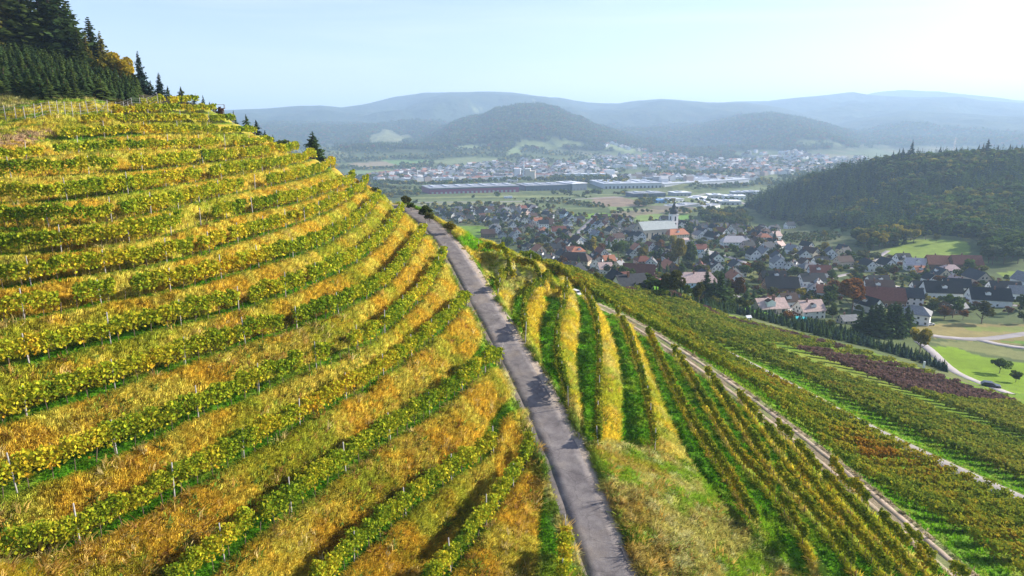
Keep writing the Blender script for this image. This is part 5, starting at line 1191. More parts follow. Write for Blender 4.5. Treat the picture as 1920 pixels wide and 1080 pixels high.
dorm = pydata('dormer', [(-1.6, -1.4, -.6), (1.6, -1.4, -.6), (1.6, 1.4, -.6), (-1.6, 1.4, -.6), (-1.6, -1.4, 1.0), (1.6, -1.4, 1.0), (1.6, 1.4, 1.0), (-1.6, 1.4, 1.0), (0, -1.5, 1.9), (0, 1.4, 1.9)], [(0, 1, 5, 8, 4), (1, 2, 6, 5), (2, 3, 7, 9, 6), (3, 0, 4, 7), (4, 8, 9, 7), (5, 6, 9, 8)])
dorm.materials.append(WM['white']); dorm.materials.append(RM['dark brown'])
for p in list(dorm.polygons)[4:]: p.material_index = 1
balc = pydata('balcony', *[q_.tolist() for q_ in join_np([box_np(0, 1.4, -3, 3, 0, .18), box_np(1.3, 1.4, -3, 3, .18, 1.05), box_np(0, 1.4, -3, -2.9, .18, 1.05), box_np(0, 1.4, 2.9, 3, .18, 1.05)])], wood_m)
HOUSES = []; HPOS = []; NW_ = [0]
def house(x, y, rz, v, wall, roof, label=None, scale=.74, group=None, dormer=None, balcony=None):
    z = min(float(ground(x + a, y + b_)) for a in (-4, 4) for b_ in (-4, 4)) + .35
    d = math.hypot(x, y); body, rf, ch, spots = HM[v]; L, W, He, Hr, hip = DIMS[v]
    o = empty('house', (x, y, z), rz); o.scale = (scale,) * 3
    b_ = obj('walls', body, o)
    if not body.materials: body.materials.append(WM['white'])
    b_.material_slots[0].link = 'OBJECT'; b_.material_slots[0].material = WM[wall]
    r_ = obj('roof', rf, o)
    if not rf.materials: rf.materials.append(RM['black'])
    r_.material_slots[0].link = 'OBJECT'; r_.material_slots[0].material = RM[roof]
    rd = random.Random(int(x * 13 + y * 7))
    if hip == 0 or rd.random() < .5:
        c = obj('chimney', ch, r_, (rd.uniform(-.25, .25) * L, rd.choice([-1, 1]) * .9, Hr + .1)); 
    if d < 385 and NW_[0] < 800:
        # windows on the sides that face the camera side only
        for sx, sy, sz, sr in spots:
            nxw = -math.sin(sr + rz) * -1; 
            ndx, ndy = math.sin(sr + rz), -math.cos(sr + rz)
            if ndx * -x + ndy * -y < .12 * d: continue
            if rd.random() < .08: continue
            wf_ = obj('window', win_fr, b_, (sx, sy, sz)); wf_.rotation_euler = (0, 0, sr); obj('pane', pane_me, wf_); NW_[0] += 1
    else:
        q_ = obj('window_rows', HW[v], b_); q_['kind'] = 'stuff'
    if dormer or (dormer is None and hip == 0 and d < 520 and rd.random() < .35):
        for sgn in (-1, 1):
            dm = obj('dormer', dorm, r_, (rd.uniform(-.15, .15) * L, sgn * W * .27, (He + Hr) / 2 - .2)); dm.rotation_euler = (0, 0, 0 if sgn < 0 else math.pi); dm.scale = (.9, .9, .9)
    if d < 420 and hip == 0 and (balcony or rd.random() < .45) and L > 10:
        for sgn in (-1, 1):
            bl = obj('balcony', balc, o, (sgn * L / 2, 0, 2.6)); bl.rotation_euler = (0, 0, 0 if sgn > 0 else math.pi)
    P = to_px(x, y, z + 4); set_props(o, label, 'house', group or 'houses of the village')
    HOUSES.append([o, wall, roof, v, P[0], P[1], label]); HPOS.append((x, y, max(L, W) * scale / 2)); return o
def house_px(px, py, rz, v, wall, roof, label=None, **k):
    h_ = hit(px, py, 175)
    if h_: return house(h_[0], h_[1], math.radians(rz), v, wall, roof, label, **k)
# church with long nave and tower
def church():
    h_ = hit(1228, 447, 175); x, y = h_[0], h_[1]; z = float(ground(x, y)) - .3
    o = empty('church', (x, y, z), math.radians(22)); set_props(o, 'long pale church with green-grey nave roof and dark-capped bell tower', 'church')
    bd, rf, _, _ = house_meshes(34, 15, 9.5, 15.5); bd.materials.append(WM['beige']); rf.materials.append(RM['green-grey'])
    b_ = obj('nave_walls', bd, o); obj('nave_roof', rf, o)
    for i in range(6):
        for sgn in (-1, 1):
            wv = obj('arched_window', arch, b_, (-13 + i * 5.2, sgn * 7.52, 2.6)); wv.rotation_euler = (0, 0, 0 if sgn < 0 else math.pi)
    wv = obj('round_window', rosette, b_, (-17.05, 0, 10.2)); wv.rotation_euler = (0, 0, -math.pi / 2)
    tv = join_np([box_np(-3, 3, -3, 3, -1, 20.0), box_np(-3.3, 3.3, -3.3, 3.3, 13.2, 13.6), box_np(-3.35, 3.35, -3.35, 3.35, 20.0, 20.5)])
    tw = obj('tower', pydata('tower', tv[0].tolist(), tv[1].tolist(), WM['white']), o, (19.5, 2, 0))
    for rr in range(4):
        wv = obj('belfry_opening', arch, tw, (3.02 * math.sin(rr * math.pi / 2), -3.02 * math.cos(rr * math.pi / 2), 14.6)); wv.rotation_euler = (0, 0, rr * math.pi / 2)
        ck = obj('clock_face', rosette, tw, (3.04 * math.sin(rr * math.pi / 2), -3.04 * math.cos(rr * math.pi / 2), 12.0)); ck.rotation_euler = (0, 0, rr * math.pi / 2)
    rings = [(3.4, 20.5), (3.2, 21.6), (3.9, 22.6), (3.3, 24.0), (1.9, 25.2), (1.6, 26.4), (1.8, 27.0), (1.2, 28.2), (.35, 31.0), (.05, 34.5)]
    V = []; Fq = []
    for r_, zz in rings: V += [(r_ * math.cos(a * math.pi / 6), r_ * math.sin(a * math.pi / 6), zz) for a in range(12)]
    for i in range(len(rings) - 1): Fq += [(i * 12 + a, i * 12 + (a + 1) % 12, (i + 1) * 12 + (a + 1) % 12, (i + 1) * 12 + a) for a in range(12)]
    obj('tower_cap', pydata('tower_cap', V, Fq, RM['anthracite']), tw)
    HPOS.append((x, y, 17)); HPOS.append((x + 17, y + 8, 10)); return o
def disc(r_, n=16, y=-.06):
    V = [(r_ * math.cos(a * 2 * math.pi / n), y, r_ * math.sin(a * 2 * math.pi / n)) for a in range(n)] + [(r_ * math.cos(a * 2 * math.pi / n), .05, r_ * math.sin(a * 2 * math.pi / n)) for a in range(n)]
    return pydata('disc', V, [tuple(range(n))] + [(a, (a + 1) % n, n + (a + 1) % n, n + a) for a in range(n)], glass_m)
rosette = disc(1.2)
_av = [(-.7, 0), (.7, 0)] + [(.7 * math.cos(a * math.pi / 8), 3.4 + .7 * math.sin(a * math.pi / 8)) for a in range(9)]
arch = pydata('arch', [(a, -.06, b_) for a, b_ in _av] + [(a, .05, b_) for a, b_ in _av], [tuple(range(11))] + [(a, (a + 1) % 11, 11 + (a + 1) % 11, 11 + a) for a in range(11)], glass_m)
church()
house_px(1268, 448, 20, 10, 'cream', 'orange', 'long cream rectory with orange dormered roof directly right of the church', dormer=True)
MH = [
 (1515, 594, 12, 1, 'white', 'pale pink', 'large white house with pale pink sunlit roof and dormer next to the fir hedge', dict(dormer=True, balcony=True)),
 (1441, 584, 8, 9, 'beige', 'pale pink', 'small shed-like house with pale pink roof above the fir hedge', dict(scale=1.3)),
 (1530, 553, 62, 1, 'white', 'grey', 'tall white gabled house left of the orange autumn tree', {}), (1546, 558, -20, 2, 'white', 'orange', 'white house with orange roof adjoining the tall white gabled house', {}),
 (1655, 572, -12, 8, 'timber', 'red-brown', 'big barn with dark red roof right of the orange autumn tree', {}), (1702, 570, -14, 1, 'white', 'anthracite', 'white gabled house with dark green-grey roof beside the red-roofed barn', {}),
 (1645, 549, -8, 6, 'white', 'dark brown', 'long white house with dormered brown roof behind the red-roofed barn', dict(dormer=True)), (1762, 558, -10, 8, 'white', 'black', 'long white house under a huge black roof right of the village centre', {}), (1735, 552, -10, 6, 'white', 'black', 'white farmhouse half hidden by the huge black roof', {}),
 (1850, 572, -14, 8, 'white', 'black', 'farmhouse with broad black roof near the right frame edge', {}), (1715, 605, -35, 11, 'white', 'grey', 'white bungalow with grey-brown hipped roof right of the dark spruce clump', {}), (1588, 606, 10, 9, 'beige', 'grey', 'small flat grey-roofed shed left of the dark spruce clump', {}),
 (1762, 503, -12, 8, 'timber', 'orange', 'dark timber farmhouse with orange roof below the bright meadow', {}), (1808, 503, -8, 8, 'timber', 'red-brown', 'timber barn with red-brown roof right of the orange farmhouse', {}), (1780, 516, -12, 5, 'white', 'pale pink', 'white house with pale hipped roof in front of the orange farmhouse', {}),
 (1690, 495, 5, 0, 'white', 'black', 'white house with black roof at the lower edge of the bright meadow', {}), (1715, 505, -15, 3, 'white', 'pale', 'long white house with bright pale roof below the meadow', {}),
 (1507, 487, 80, 0, 'white', 'anthracite', 'white gable house standing upright left of the yellow garden tree', {}), (1555, 485, 75, 1, 'white', 'anthracite', 'white gable house right of the yellow garden tree', {}), (1456, 492, 85, 0, 'white', 'anthracite', 'white gable house at the left end of the gable row', {}), (1458, 503, 85, 1, 'white', 'grey', 'white balconied gable house in front of the gable row', dict(balcony=True)),
 (1515, 512, 5, 5, 'cream', 'grey', 'cream house with flat grey hipped roof in the village middle', {}), (1484, 508, 50, 2, 'white', 'anthracite', 'narrow white gable house turned sideways beside the cream hipped house', {}), (1537, 505, 5, 7, 'white', 'black', None, {}),
 (1462, 548, -3, 8, 'timber', 'black', 'large dark timber house with black roof above the hedge garden', {}), (1448, 530, -3, 6, 'timber', 'black', None, {}), (1520, 535, 5, 6, 'white', 'black', None, {}), (1535, 520, -8, 3, 'white', 'red-brown', None, {}),
 (1343, 495, 85, 1, 'white', 'black', 'white A-shaped gable house above the small green lawn', dict(balcony=True)), (1322, 487, 60, 0, 'white', 'grey', None, {}), (1375, 463, 0, 10, 'white', 'pale', 'largest white building with bright terraces right of the church', {}), (1398, 462, 80, 7, 'white', 'grey', None, {}), (1433, 452, 0, 5, 'white', 'orange', 'white house with bright orange roof below the wooded knoll', {}), (1453, 449, 30, 0, 'white', 'pale pink', None, {}), (1428, 436, 5, 5, 'white', 'grey', None, {}), (1480, 428, 10, 0, 'white', 'anthracite', None, {}),
 (1082, 482, 10, 11, 'white', 'orange', 'white villa with orange hipped roof left of the church', dict(dormer=True)), (1078, 498, -22, 10, 'beige', 'dark brown', 'long beige school building with brown roof below the orange hipped villa', {}), (1030, 499, 58, 1, 'white', 'black', 'white gable house with steep black roof behind the vineyard spur', {}), (1012, 490, 58, 0, 'white', 'black', 'twin gable house left of the steep black roof behind the spur', {}),
 (1082, 520, 70, 1, 'white', 'black', 'white gable house with black roof closest to the vineyard crest', {}), (1062, 512, 15, 6, 'white', 'black', None, {}), (1305, 540, 3, 10, 'pale blue', 'pale pink', 'long pale blue building with pink roof in front of the dark spruces', {}), (1313, 516, 80, 7, 'pink', 'red-brown', 'tall pinkish gable tower house behind the pale blue building', {}), (1373, 530, 60, 1, 'white', 'black', 'white gable house with striped black roof behind the dark spruces', dict(balcony=True)),
 (1197, 522, -15, 8, 'beige', 'red-brown', 'wide beige house with red-brown roof near the large olive tree', {}), (1205, 498, 10, 5, 'pink', 'red-brown', 'purple-red hipped roof house above the beige one', {}), (1180, 545, 20, 0, 'white', 'anthracite', 'low house with teal-dark roof tucked beside the vineyard', {}), (1120, 505, 70, 0, 'white', 'black', None, {}), (1221, 502, 75, 2, 'white', 'grey', None, {}), (1160, 508, 60, 2, 'cream', 'grey', None, {}), (1140, 497, 20, 2, 'pink', 'orange', None, {}),
 (900, 405, 10, 0, 'white', 'black', None, {}), (915, 445, 10, 3, 'timber', 'dark brown', 'dark wooden shed-roofed house beside the small green meadow', {}), (860, 398, 0, 0, 'pink', 'grey', None, {}), (1445, 569, 0, 9, 'white', 'red-brown', None, {}), (1475, 575, 10, 2, 'white', 'dark brown', None, {}), (1790, 548, -20, 3, 'white', 'black', None, {}), (1880, 552, -12, 6, 'white', 'black', None, {}), (1905, 560, -12, 2, 'white', 'grey', None, {})]
for px, py, rz, v, wa, ro, lab, kw in MH: house_px(px, py, rz, v, wa, ro, lab, **kw)
VILL = [(800, 399), (900, 392), (985, 388), (1055, 392), (1062, 412), (1180, 413), (1190, 418), (1240, 415), (1300, 414), (1312, 425), (1345, 428), (1400, 430), (1460, 428), (1455, 460), (1580, 470), (1640, 482), (1720, 498), (1765, 500), (1830, 500), (1835, 520), (1925, 530), (1925, 590), (1860, 592), (1740, 588), (1600, 592), (1560, 585), (1430, 572), (1330, 540), (1290, 520), (1200, 530), (1130, 518), (1090, 514), (1010, 490), (950, 455), (925, 442), (925, 428), (860, 420), (830, 410)]
vw = wpoly(VILL, 175); xs = [p[0] for p in vw]; ys = [p[1] for p in vw]; rv = random.Random(11); tries = 0
roads_px = [[(1458, 590), (1500, 545), (1512, 535), (1560, 520), (1600, 512)], [(1600, 512), (1650, 530), (1720, 548), (1800, 560), (1920, 575)], [(1120, 400), (1080, 440), (1130, 470), (1230, 462), (1330, 470), (1420, 500), (1500, 545)], [(1130, 470), (1180, 500), (1250, 520), (1330, 545), (1400, 560)], [(930, 425), (1000, 430), (1080, 440)]]
RL = [np.array([(h[0], h[1]) for h in hits(r_, 175)]) for r_ in roads_px]
KEEP = [wpoly(f_, 175) for f_, c in FIELDS[8:14] + FIELDS[18:23]]
mtree = np.array([(t_[0].location[0], t_[0].location[1]) for t_ in TREES])
placed = 0
while placed < 215 and tries < 9000:
    tries += 1; x = rv.uniform(min(xs), max(xs)); y = rv.uniform(min(ys), max(ys))
    if not inpoly(np.array([x]), np.array([y]), vw)[0]: continue
    if any(math.hypot(x - a, y - b_) < r_ + 8.2 for a, b_, r_ in HPOS): continue
    if any(len(k_) > 2 and inpoly(np.array([x]), np.array([y]), k_)[0] for k_ in KEEP): continue
    if min(float(dist_line(np.array([x]), np.array([y]), r_)[0]) for r_ in RL) < 9: continue
    if (np.hypot(mtree[:, 0] - x, mtree[:, 1] - y) < 7.5).any(): continue
    v = rv.choice([0, 0, 1, 2, 2, 3, 4, 4, 5, 7, 9]); ang = math.radians(25 + 50 * (float(vnoise(np.array([x / 130]), np.array([y / 130]), 6)[0]) - .5) + rv.choice([0, 90, 90]) + rv.uniform(-8, 8))
    wa = rv.choices(['white', 'cream', 'beige', 'pink', 'timber', 'grey', 'pale blue'], [60, 12, 6, 6, 7, 5, 2])[0]; ro = rv.choices(['black', 'anthracite', 'dark brown', 'red-brown', 'orange', 'grey', 'pale pink'], [38, 24, 18, 9, 5, 9, 3])[0]
    house(x, y, ang, v, wa, ro, scale=rv.uniform(.64, .82)); placed += 1
print('houses', len(HOUSES), 'windows', NW_[0])
# garden and street trees between the houses
def free(x, y, m=5.5): return not any(math.hypot(x - a, y - b_) < r_ + m - 3.5 for a, b_, r_ in HPOS)
nt_ = 0; tries = 0; GTP, GTH = [], []
while nt_ < 270 and tries < 6000:
    tries += 1; x = rv.uniform(min(xs), max(xs)); y = rv.uniform(min(ys), max(ys))
    if not inpoly(np.array([x]), np.array([y]), vw)[0] or not free(x, y): continue
    if min(float(dist_line(np.array([x]), np.array([y]), r_)[0]) for r_ in RL) < 4: continue
    if any(len(k_) > 2 and inpoly(np.array([x]), np.array([y]), k_)[0] for k_ in KEEP): continue
    if (np.hypot(mtree[:, 0] - x, mtree[:, 1] - y) < 6).any(): continue
    if rv.random() < .14: tree(x, y, rv.uniform(6, 12), 'c', rv.choice(['spruce', 'dark']), wide=1.3, lod='mid', parts=False, group='garden trees of the village')
    elif math.hypot(x, y) > 470: GTP.append((x, y, float(ground(x, y)) - .2)); GTH.append(rv.uniform(5, 9.5))
    else: tree(x, y, rv.uniform(4.5, 9), 'b', rv.choices(['green', 'dark', 'olive', 'yellow', 'rust', 'grey', 'orange'], [30, 22, 22, 10, 6, 6, 4])[0], wide=rv.uniform(.95, 1.3), lod='mid', parts=False, group='garden trees of the village')
    nt_ += 1
wood('garden_trees_far', GTP, GTH, 'b', 'mid', ['green', 'dark', 'olive', 'yellow', 'rust', 'grey', 'green'], 78, 1.15)
# low garden hedges and bushes, uncountable
gp, gh = [], []
for _ in range(6500):
    x = rv.uniform(min(xs), max(xs)); y = rv.uniform(min(ys), max(ys))
    if not inpoly(np.array([x]), np.array([y]), vw)[0]: continue
    if any(math.hypot(x - a, y - b_) < r_ + .5 for a, b_, r_ in HPOS): continue
    if any(len(k_) > 2 and inpoly(np.array([x]), np.array([y]), k_)[0] for k_ in KEEP): continue
    if min(float(dist_line(np.array([x]), np.array([y]), r_)[0]) for r_ in RL) < 3: continue
    gp.append((x, y, float(ground(x, y)) - .3)); gh.append(rv.uniform(1.4, 4.2))
wood('garden_shrubbery', gp, gh, 'b', 'lo', ['green', 'dark', 'olive', 'yellow', 'rust', 'grey'], 77, 1.5)
# ------------------------------------------------------------------ woods
def fill(poly, step, seed, jit=.45):
    rg = np.random.default_rng(seed); p = np.array(poly); xs_ = np.arange(p[:, 0].min(), p[:, 0].max(), step); ys_ = np.arange(p[:, 1].min(), p[:, 1].max(), step)
    X, Y = np.meshgrid(xs_, ys_); X = X.ravel() + rg.uniform(-jit, jit, X.size) * step; Y = Y.ravel() + rg.uniform(-jit, jit, Y.size) * step
    k = inpoly(X, Y, poly); return X[k], Y[k], rg
# wooded hill: conifers on the left flank and crest, mixed autumn broadleaf on the right flank
hx, hy, rg = fill(HILLP, 5.6, 501)
hz_ = ground(hx, hy); hpx, hpy, _ = to_px(hx, hy, hz_)
con = fbm(hx / 55, hy / 55, 3, 77) + np.interp(hpx, [1380, 1560, 1700, 1800, 1950], [.25, .22, -.10, -.12, .12]) + np.interp(hpy, [280, 320, 400, 470], [.06, -.04, .02, .10])
isC = con > .52
PC = np.c_[hx, hy, hz_ - .5][isC]; PB = np.c_[hx, hy, hz_ - .5][~isC]
wood('hill_conifer_wood', PC, rg.uniform(10, 19, len(PC)), 'c', 'lo', ['spruce', 'green', 'dark', 'blue', 'blue', 'green'], 601, 1.35, 3)
wood('hill_broadleaf_wood', PB, rg.uniform(8, 14, len(PB)), 'b', 'lo', ['green', 'grey', 'olive', 'green', 'green', 'dark', 'olive', 'larch', 'green'], 603, 1.25, 3)
print('hill wood', len(PC), len(PB))
rv2 = random.Random(21)
for px in list(np.arange(1455, 1600, 17)) + [1597, 1612, 1618, 1628, 1672, 1683, 1690, 1700, 1706, 1722, 1760, 1790, 1800, 1832, 1840, 1848, 1868, 1880, 1890, 1902, 1912]:
    top = np.interp(px, [1455, 1500, 1560, 1600, 1640, 1700, 1800, 1920], [346, 332, 312, 300, 296, 276, 276, 272]) + rv2.uniform(-5, 7) - (10 if px in (1683, 1706, 1840, 1848) else 0)
    t = float(np.interp(px, [1455, 1560, 1650, 1750, 1900], [925, 848, 806, 797, 758])) - 6
    tree_px(float(px), t, float(top), 'c', rv2.choice(['spruce', 'dark', 'blue']), wide=rv2.uniform(1.2, 1.5), lod='mid', parts=False, group='spruces standing out along the crest of the wooded hill', zone='on the wooded hill crest')
def grove(px, spacing, hr, kinds, seed, name_zone, group, rmin=200, wide=1.15):
    x, y, r_ = fill(wpoly(px, rmin), spacing, seed)
    for a, b_ in zip(x, y):
        if not free(a, b_, 4.0): continue
        kd, tn = kinds[r_.integers(0, len(kinds))]; tree(float(a), float(b_), float(r_.uniform(*hr)), kd, tn, wide=wide, lod='mid', parts=False, group=group, zone=name_zone)
grove([(1312, 412), (1345, 402), (1400, 405), (1410, 422), (1380, 430), (1320, 424)], 9.0, (9, 15), [('b', 'dark'), ('b', 'green'), ('b', 'olive'), ('b', 'yellow'), ('c', 'spruce')], 5, 'in the grove right behind the church', 'trees of the grove behind the church')
grove([(1600, 450), (1640, 437), (1700, 442), (1725, 452), (1690, 462), (1640, 470), (1605, 466)], 7.5, (9, 15), [('c', 'spruce'), ('c', 'dark'), ('b', 'olive'), ('b', 'green'), ('b', 'dark'), ('b', 'yellow')], 6, 'in the grove left of the bright valley meadow', 'trees of the grove beside the bright meadow')
grove([(1828, 470), (1850, 455), (1925, 462), (1925, 492), (1870, 500), (1835, 492)], 8.5, (8, 13), [('b', 'dark'), ('b', 'grey'), ('b', 'green')], 7, 'in the dark wood at the right frame edge', 'trees of the dark wood at the right edge')
for px, base, top in [(1330, 425, 412), (1480, 425, 410), (1500, 430, 414), (1460, 470, 458), (1580, 440, 425), (1545, 445, 432), (1590, 428, 410), (1630, 425, 408), (1660, 428, 411), (1700, 430, 413), (1530, 420, 405), (1495, 418, 400), (1450, 412, 395), (1690, 452, 436), (1735, 450, 430), (1755, 455, 438), (1800, 450, 438)]:
    tree_hit(px, base, top, 'b', rv2.choice(['green', 'olive', 'grey', 'dark', 'yellow']), wide=1.2, lod='mid', parts=False, group='single trees at the foot of the wooded hill', zone='at the foot of the wooded hill')
# orchard left of the meadow
ox, oy, r_ = fill(wpoly([(1462, 440), (1560, 434), (1578, 445), (1555, 456), (1470, 458)], 200), 6.0, 9, .12)
wood('orchard', np.c_[ox, oy, ground(ox, oy) - .2], r_.uniform(2.5, 4.0, len(ox)), 'b', 'lo', ['green', 'olive', 'grey'], 10, 1.3)
# tree lines and copses of the valley floor
LP, LH = [], []
def line_trees(px, step, h0, h1, w_, seed):
    rg = np.random.default_rng(seed); a = np.array(hits(px, 300))
    if len(a) < 2: return
    r_, s_ = resample(a, step)
    for p in r_:
        for _ in range(2): x, y = p[0] + rg.normal() * w_, p[1] + rg.normal() * w_; LP.append((x, y, float(ground(x, y)) - .5)); LH.append(rg.uniform(h0, h1))
line_trees([(700, 347), (760, 349), (830, 349), (900, 344), (960, 341), (1060, 341), (1110, 341)], 7, 7, 13, 7, 1)
line_trees([(985, 377), (1040, 374), (1130, 387)], 5, 3, 5, 6, 2); line_trees([(988, 381), (1050, 379), (1125, 391)], 5, 3, 5, 5, 3); line_trees([(1000, 379), (1130, 389)], 5, 3, 5, 5, 33)
line_trees([(1155, 366), (1220, 372), (1235, 378)], 7, 4, 7, 4, 4); line_trees([(770, 384), (860, 390), (930, 396)], 9, 4, 8, 7, 5); line_trees([(880, 389), (925, 388), (950, 392)], 7, 6, 10, 9, 6)
line_trees([(1205, 384), (1215, 388)], 5, 9, 12, 4, 7); line_trees([(1020, 402), (1060, 403), (1120, 412), (1180, 414)], 8, 4, 7, 5, 8); line_trees([(1300, 352), (1400, 348), (1480, 346)], 8, 5, 9, 6, 9)
line_trees([(1270, 398), (1330, 396), (1400, 392)], 7, 4, 8, 9, 10); line_trees([(1230, 380), (1290, 384), (1350, 380), (1420, 368)], 9, 4, 8, 9, 11); line_trees([(1290, 402), (1240, 402)], 8, 4, 7, 5, 13)
line_trees([(660, 318), (700, 319), (740, 317), (770, 318)], 9, 7, 12, 9, 14); line_trees([(650, 303), (700, 300), (760, 297), (810, 300)], 9, 8, 13, 12, 15); line_trees([(820, 296), (880, 291), (950, 294), (1000, 298)], 9, 8, 13, 16, 16)
line_trees([(800, 357), (740, 356), (700, 352)], 7, 5, 9, 6, 17); line_trees([(1100, 372), (1060, 366)], 9, 3, 5, 3, 18); line_trees([(860, 388), (820, 396), (800, 398)], 7, 5, 9, 6, 19); line_trees([(1150, 402), (1185, 396), (1215, 398)], 7, 4, 7, 5, 20)
rg = np.random.default_rng(91)
t_ = rg.uniform(math.radians(-24), math.radians(44), 22000); l_ = rg.uniform(math.log(900), math.log(2500), 22000)
r_ = np.exp(l_); x, y = np.sin(t_) * r_, np.cos(t_) * r_; g = fbm(x / 90, y / 90, 4, 55)
k = (g > np.interp(r_, [900, 1300, 1700, 2100, 2500], [.66, .64, .50, .45, .40])); x, y, r_ = x[k], y[k], r_[k]
fpoly = [wpoly(f_, 300) for f_, c in FIELDS[:14] + FIELDS[30:38]]
mk = np.zeros(len(x), bool)
for p in fpoly:
    if len(p) > 2: mk |= inpoly(x, y, p)
x, y = x[~mk], y[~mk]
LP += list(zip(x, y, ground(x, y) - .5)); LH += list(rg.uniform(5, 12, len(x)))
wood('valley_trees', LP, LH, 'b', 'lo', ['green', 'dark', 'olive', 'grey', 'green', 'yellow'], 92, 1.25)
print('valley trees', len(LP))
# forest on the nearer mountains
t_ = rg.uniform(math.radians(-28), math.radians(42), 70000); l_ = rg.uniform(math.log(2450), math.log(4600), 70000)
r_ = np.exp(l_); x, y = np.sin(t_) * r_, np.cos(t_) * r_; z = ground(x, y)
cc = lookup(cov, t_, l_); k = (cc.sum(1) < .22) & (rg.random(len(x)) < .9)
x, y, z = x[k], y[k], z[k]; print('mountain trees', len(x))
cm = rg.random(len(x)) < .55
wood('mountain_forest', np.c_[x, y, z - 1][cm], rg.uniform(14, 26, cm.sum()), 'c', 'lo', ['spruce', 'dark', 'blue'], 93, 1.6, 1)
wood('mountain_forest_broadleaf', np.c_[x, y, z - 1][~cm], rg.uniform(12, 20, (~cm).sum()), 'b', 'lo', ['green', 'olive', 'dark', 'rust', 'grey'], 94, 1.4, 1)

# ------------------------------------------------------------------ far town: thousands of houses, too small to pick apart
tv, tf, tc_, tm = [], [], [], []
def tiny_house(x, y, z, a, L, W, H, Hr, wc, rc):
    l, w_ = L / 2, W / 2; c, s = math.cos(a), math.sin(a)
    P = [(-l, -w_, -3), (l, -w_, -3), (l, w_, -3), (-l, w_, -3), (-l, -w_, H), (l, -w_, H), (l, w_, H), (-l, w_, H), (-l, 0, Hr), (l, 0, Hr)]
    P = [(x + px_ * c - py_ * s, y + px_ * s + py_ * c, z + pz) for px_, py_, pz in P]
    for q_, col in (([0, 1, 5, 4], wc), ([2, 3, 7, 6], wc), ([1, 2, 6, 5], wc), ([5, 6, 9, 9], wc), ([3, 0, 4, 7], wc), ([7, 4, 8, 8], wc), ([4, 5, 9, 8], rc), ([6, 7, 8, 9], rc)):
        k = len(tv); tv.extend([P[i] for i in q_]); tf.append((k, k + 1, k + 2, k + 3)); tc_.extend([col] * 4)
TOWN = [([(690, 332), (760, 322), (850, 315), (930, 306), (1000, 299), (1060, 306), (1100, 315), (1150, 322), (1150, 332), (1060, 334), (960, 337), (860, 341), (740, 343), (695, 342)], 430, 1.0), ([(1080, 304), (1120, 296), (1180, 290), (1290, 288), (1340, 300), (1430, 305), (1430, 322), (1300, 322), (1180, 318), (1090, 312)], 260, 1.0),
        ([(1370, 304), (1450, 298), (1560, 296), (1640, 298), (1600, 312), (1500, 325), (1440, 330), (1380, 322)], 210, 1.0), ([(1130, 340), (1300, 334), (1400, 330), (1440, 335), (1380, 342), (1250, 345)], 60, 1.0), ([(1280, 283), (1400, 286), (1500, 284), (1520, 292), (1400, 296), (1300, 292)], 60, 1.0), ([(1120, 268), (1200, 275), (1290, 280), (1280, 287), (1200, 284), (1150, 282)], 50, 1.0)]
rt = random.Random(5)
for px, n, sc in TOWN:
    pw = wpoly(px, 900)
    if len(pw) < 3: continue
    xs_ = [p[0] for p in pw]; ys_ = [p[1] for p in pw]; m_ = 0; tr_ = 0
    while m_ < n and tr_ < n * 30:
        tr_ += 1; x = rt.uniform(min(xs_), max(xs_)); y = rt.uniform(min(ys_), max(ys_))
        if not inpoly(np.array([x]), np.array([y]), pw)[0]: continue
        m_ += 1; wc = rt.choice([(.62, .61, .60)] * 4 + [(.5, .44, .34), (.42, .32, .28), (.35, .35, .36)]); rc = rt.choice([(.05, .05, .06), (.10, .07, .06), (.24, .10, .07), (.36, .18, .12), (.2, .2, .2), (.5, .48, .46)])
        big = rt.random() < .08
        L = rt.uniform(22, 45) if big else rt.uniform(10, 16); tiny_house(x, y, float(ground(x, y)), rt.choice([.3, 1.87]) + rt.uniform(-.3, .3), L, rt.uniform(9, 16), rt.uniform(6, 9), rt.uniform(9.5, 13) if not big else 9.2, wc, rc)
m, t, o = nodes_of('far_town'); b = N(t, 'ShaderNodeBsdfPrincipled', Roughness=.8); at = N(t, 'ShaderNodeAttribute', attribute_name='Col'); t.links.new(at.outputs['Color'], b.inputs['Base Color']); t.links.new(b.outputs[0], o.inputs['Surface'])
ft = obj('far_town', mesh_np('far_town', np.array(tv), np.array(tf), m, np.array(tc_))); ft['kind'] = 'stuff'

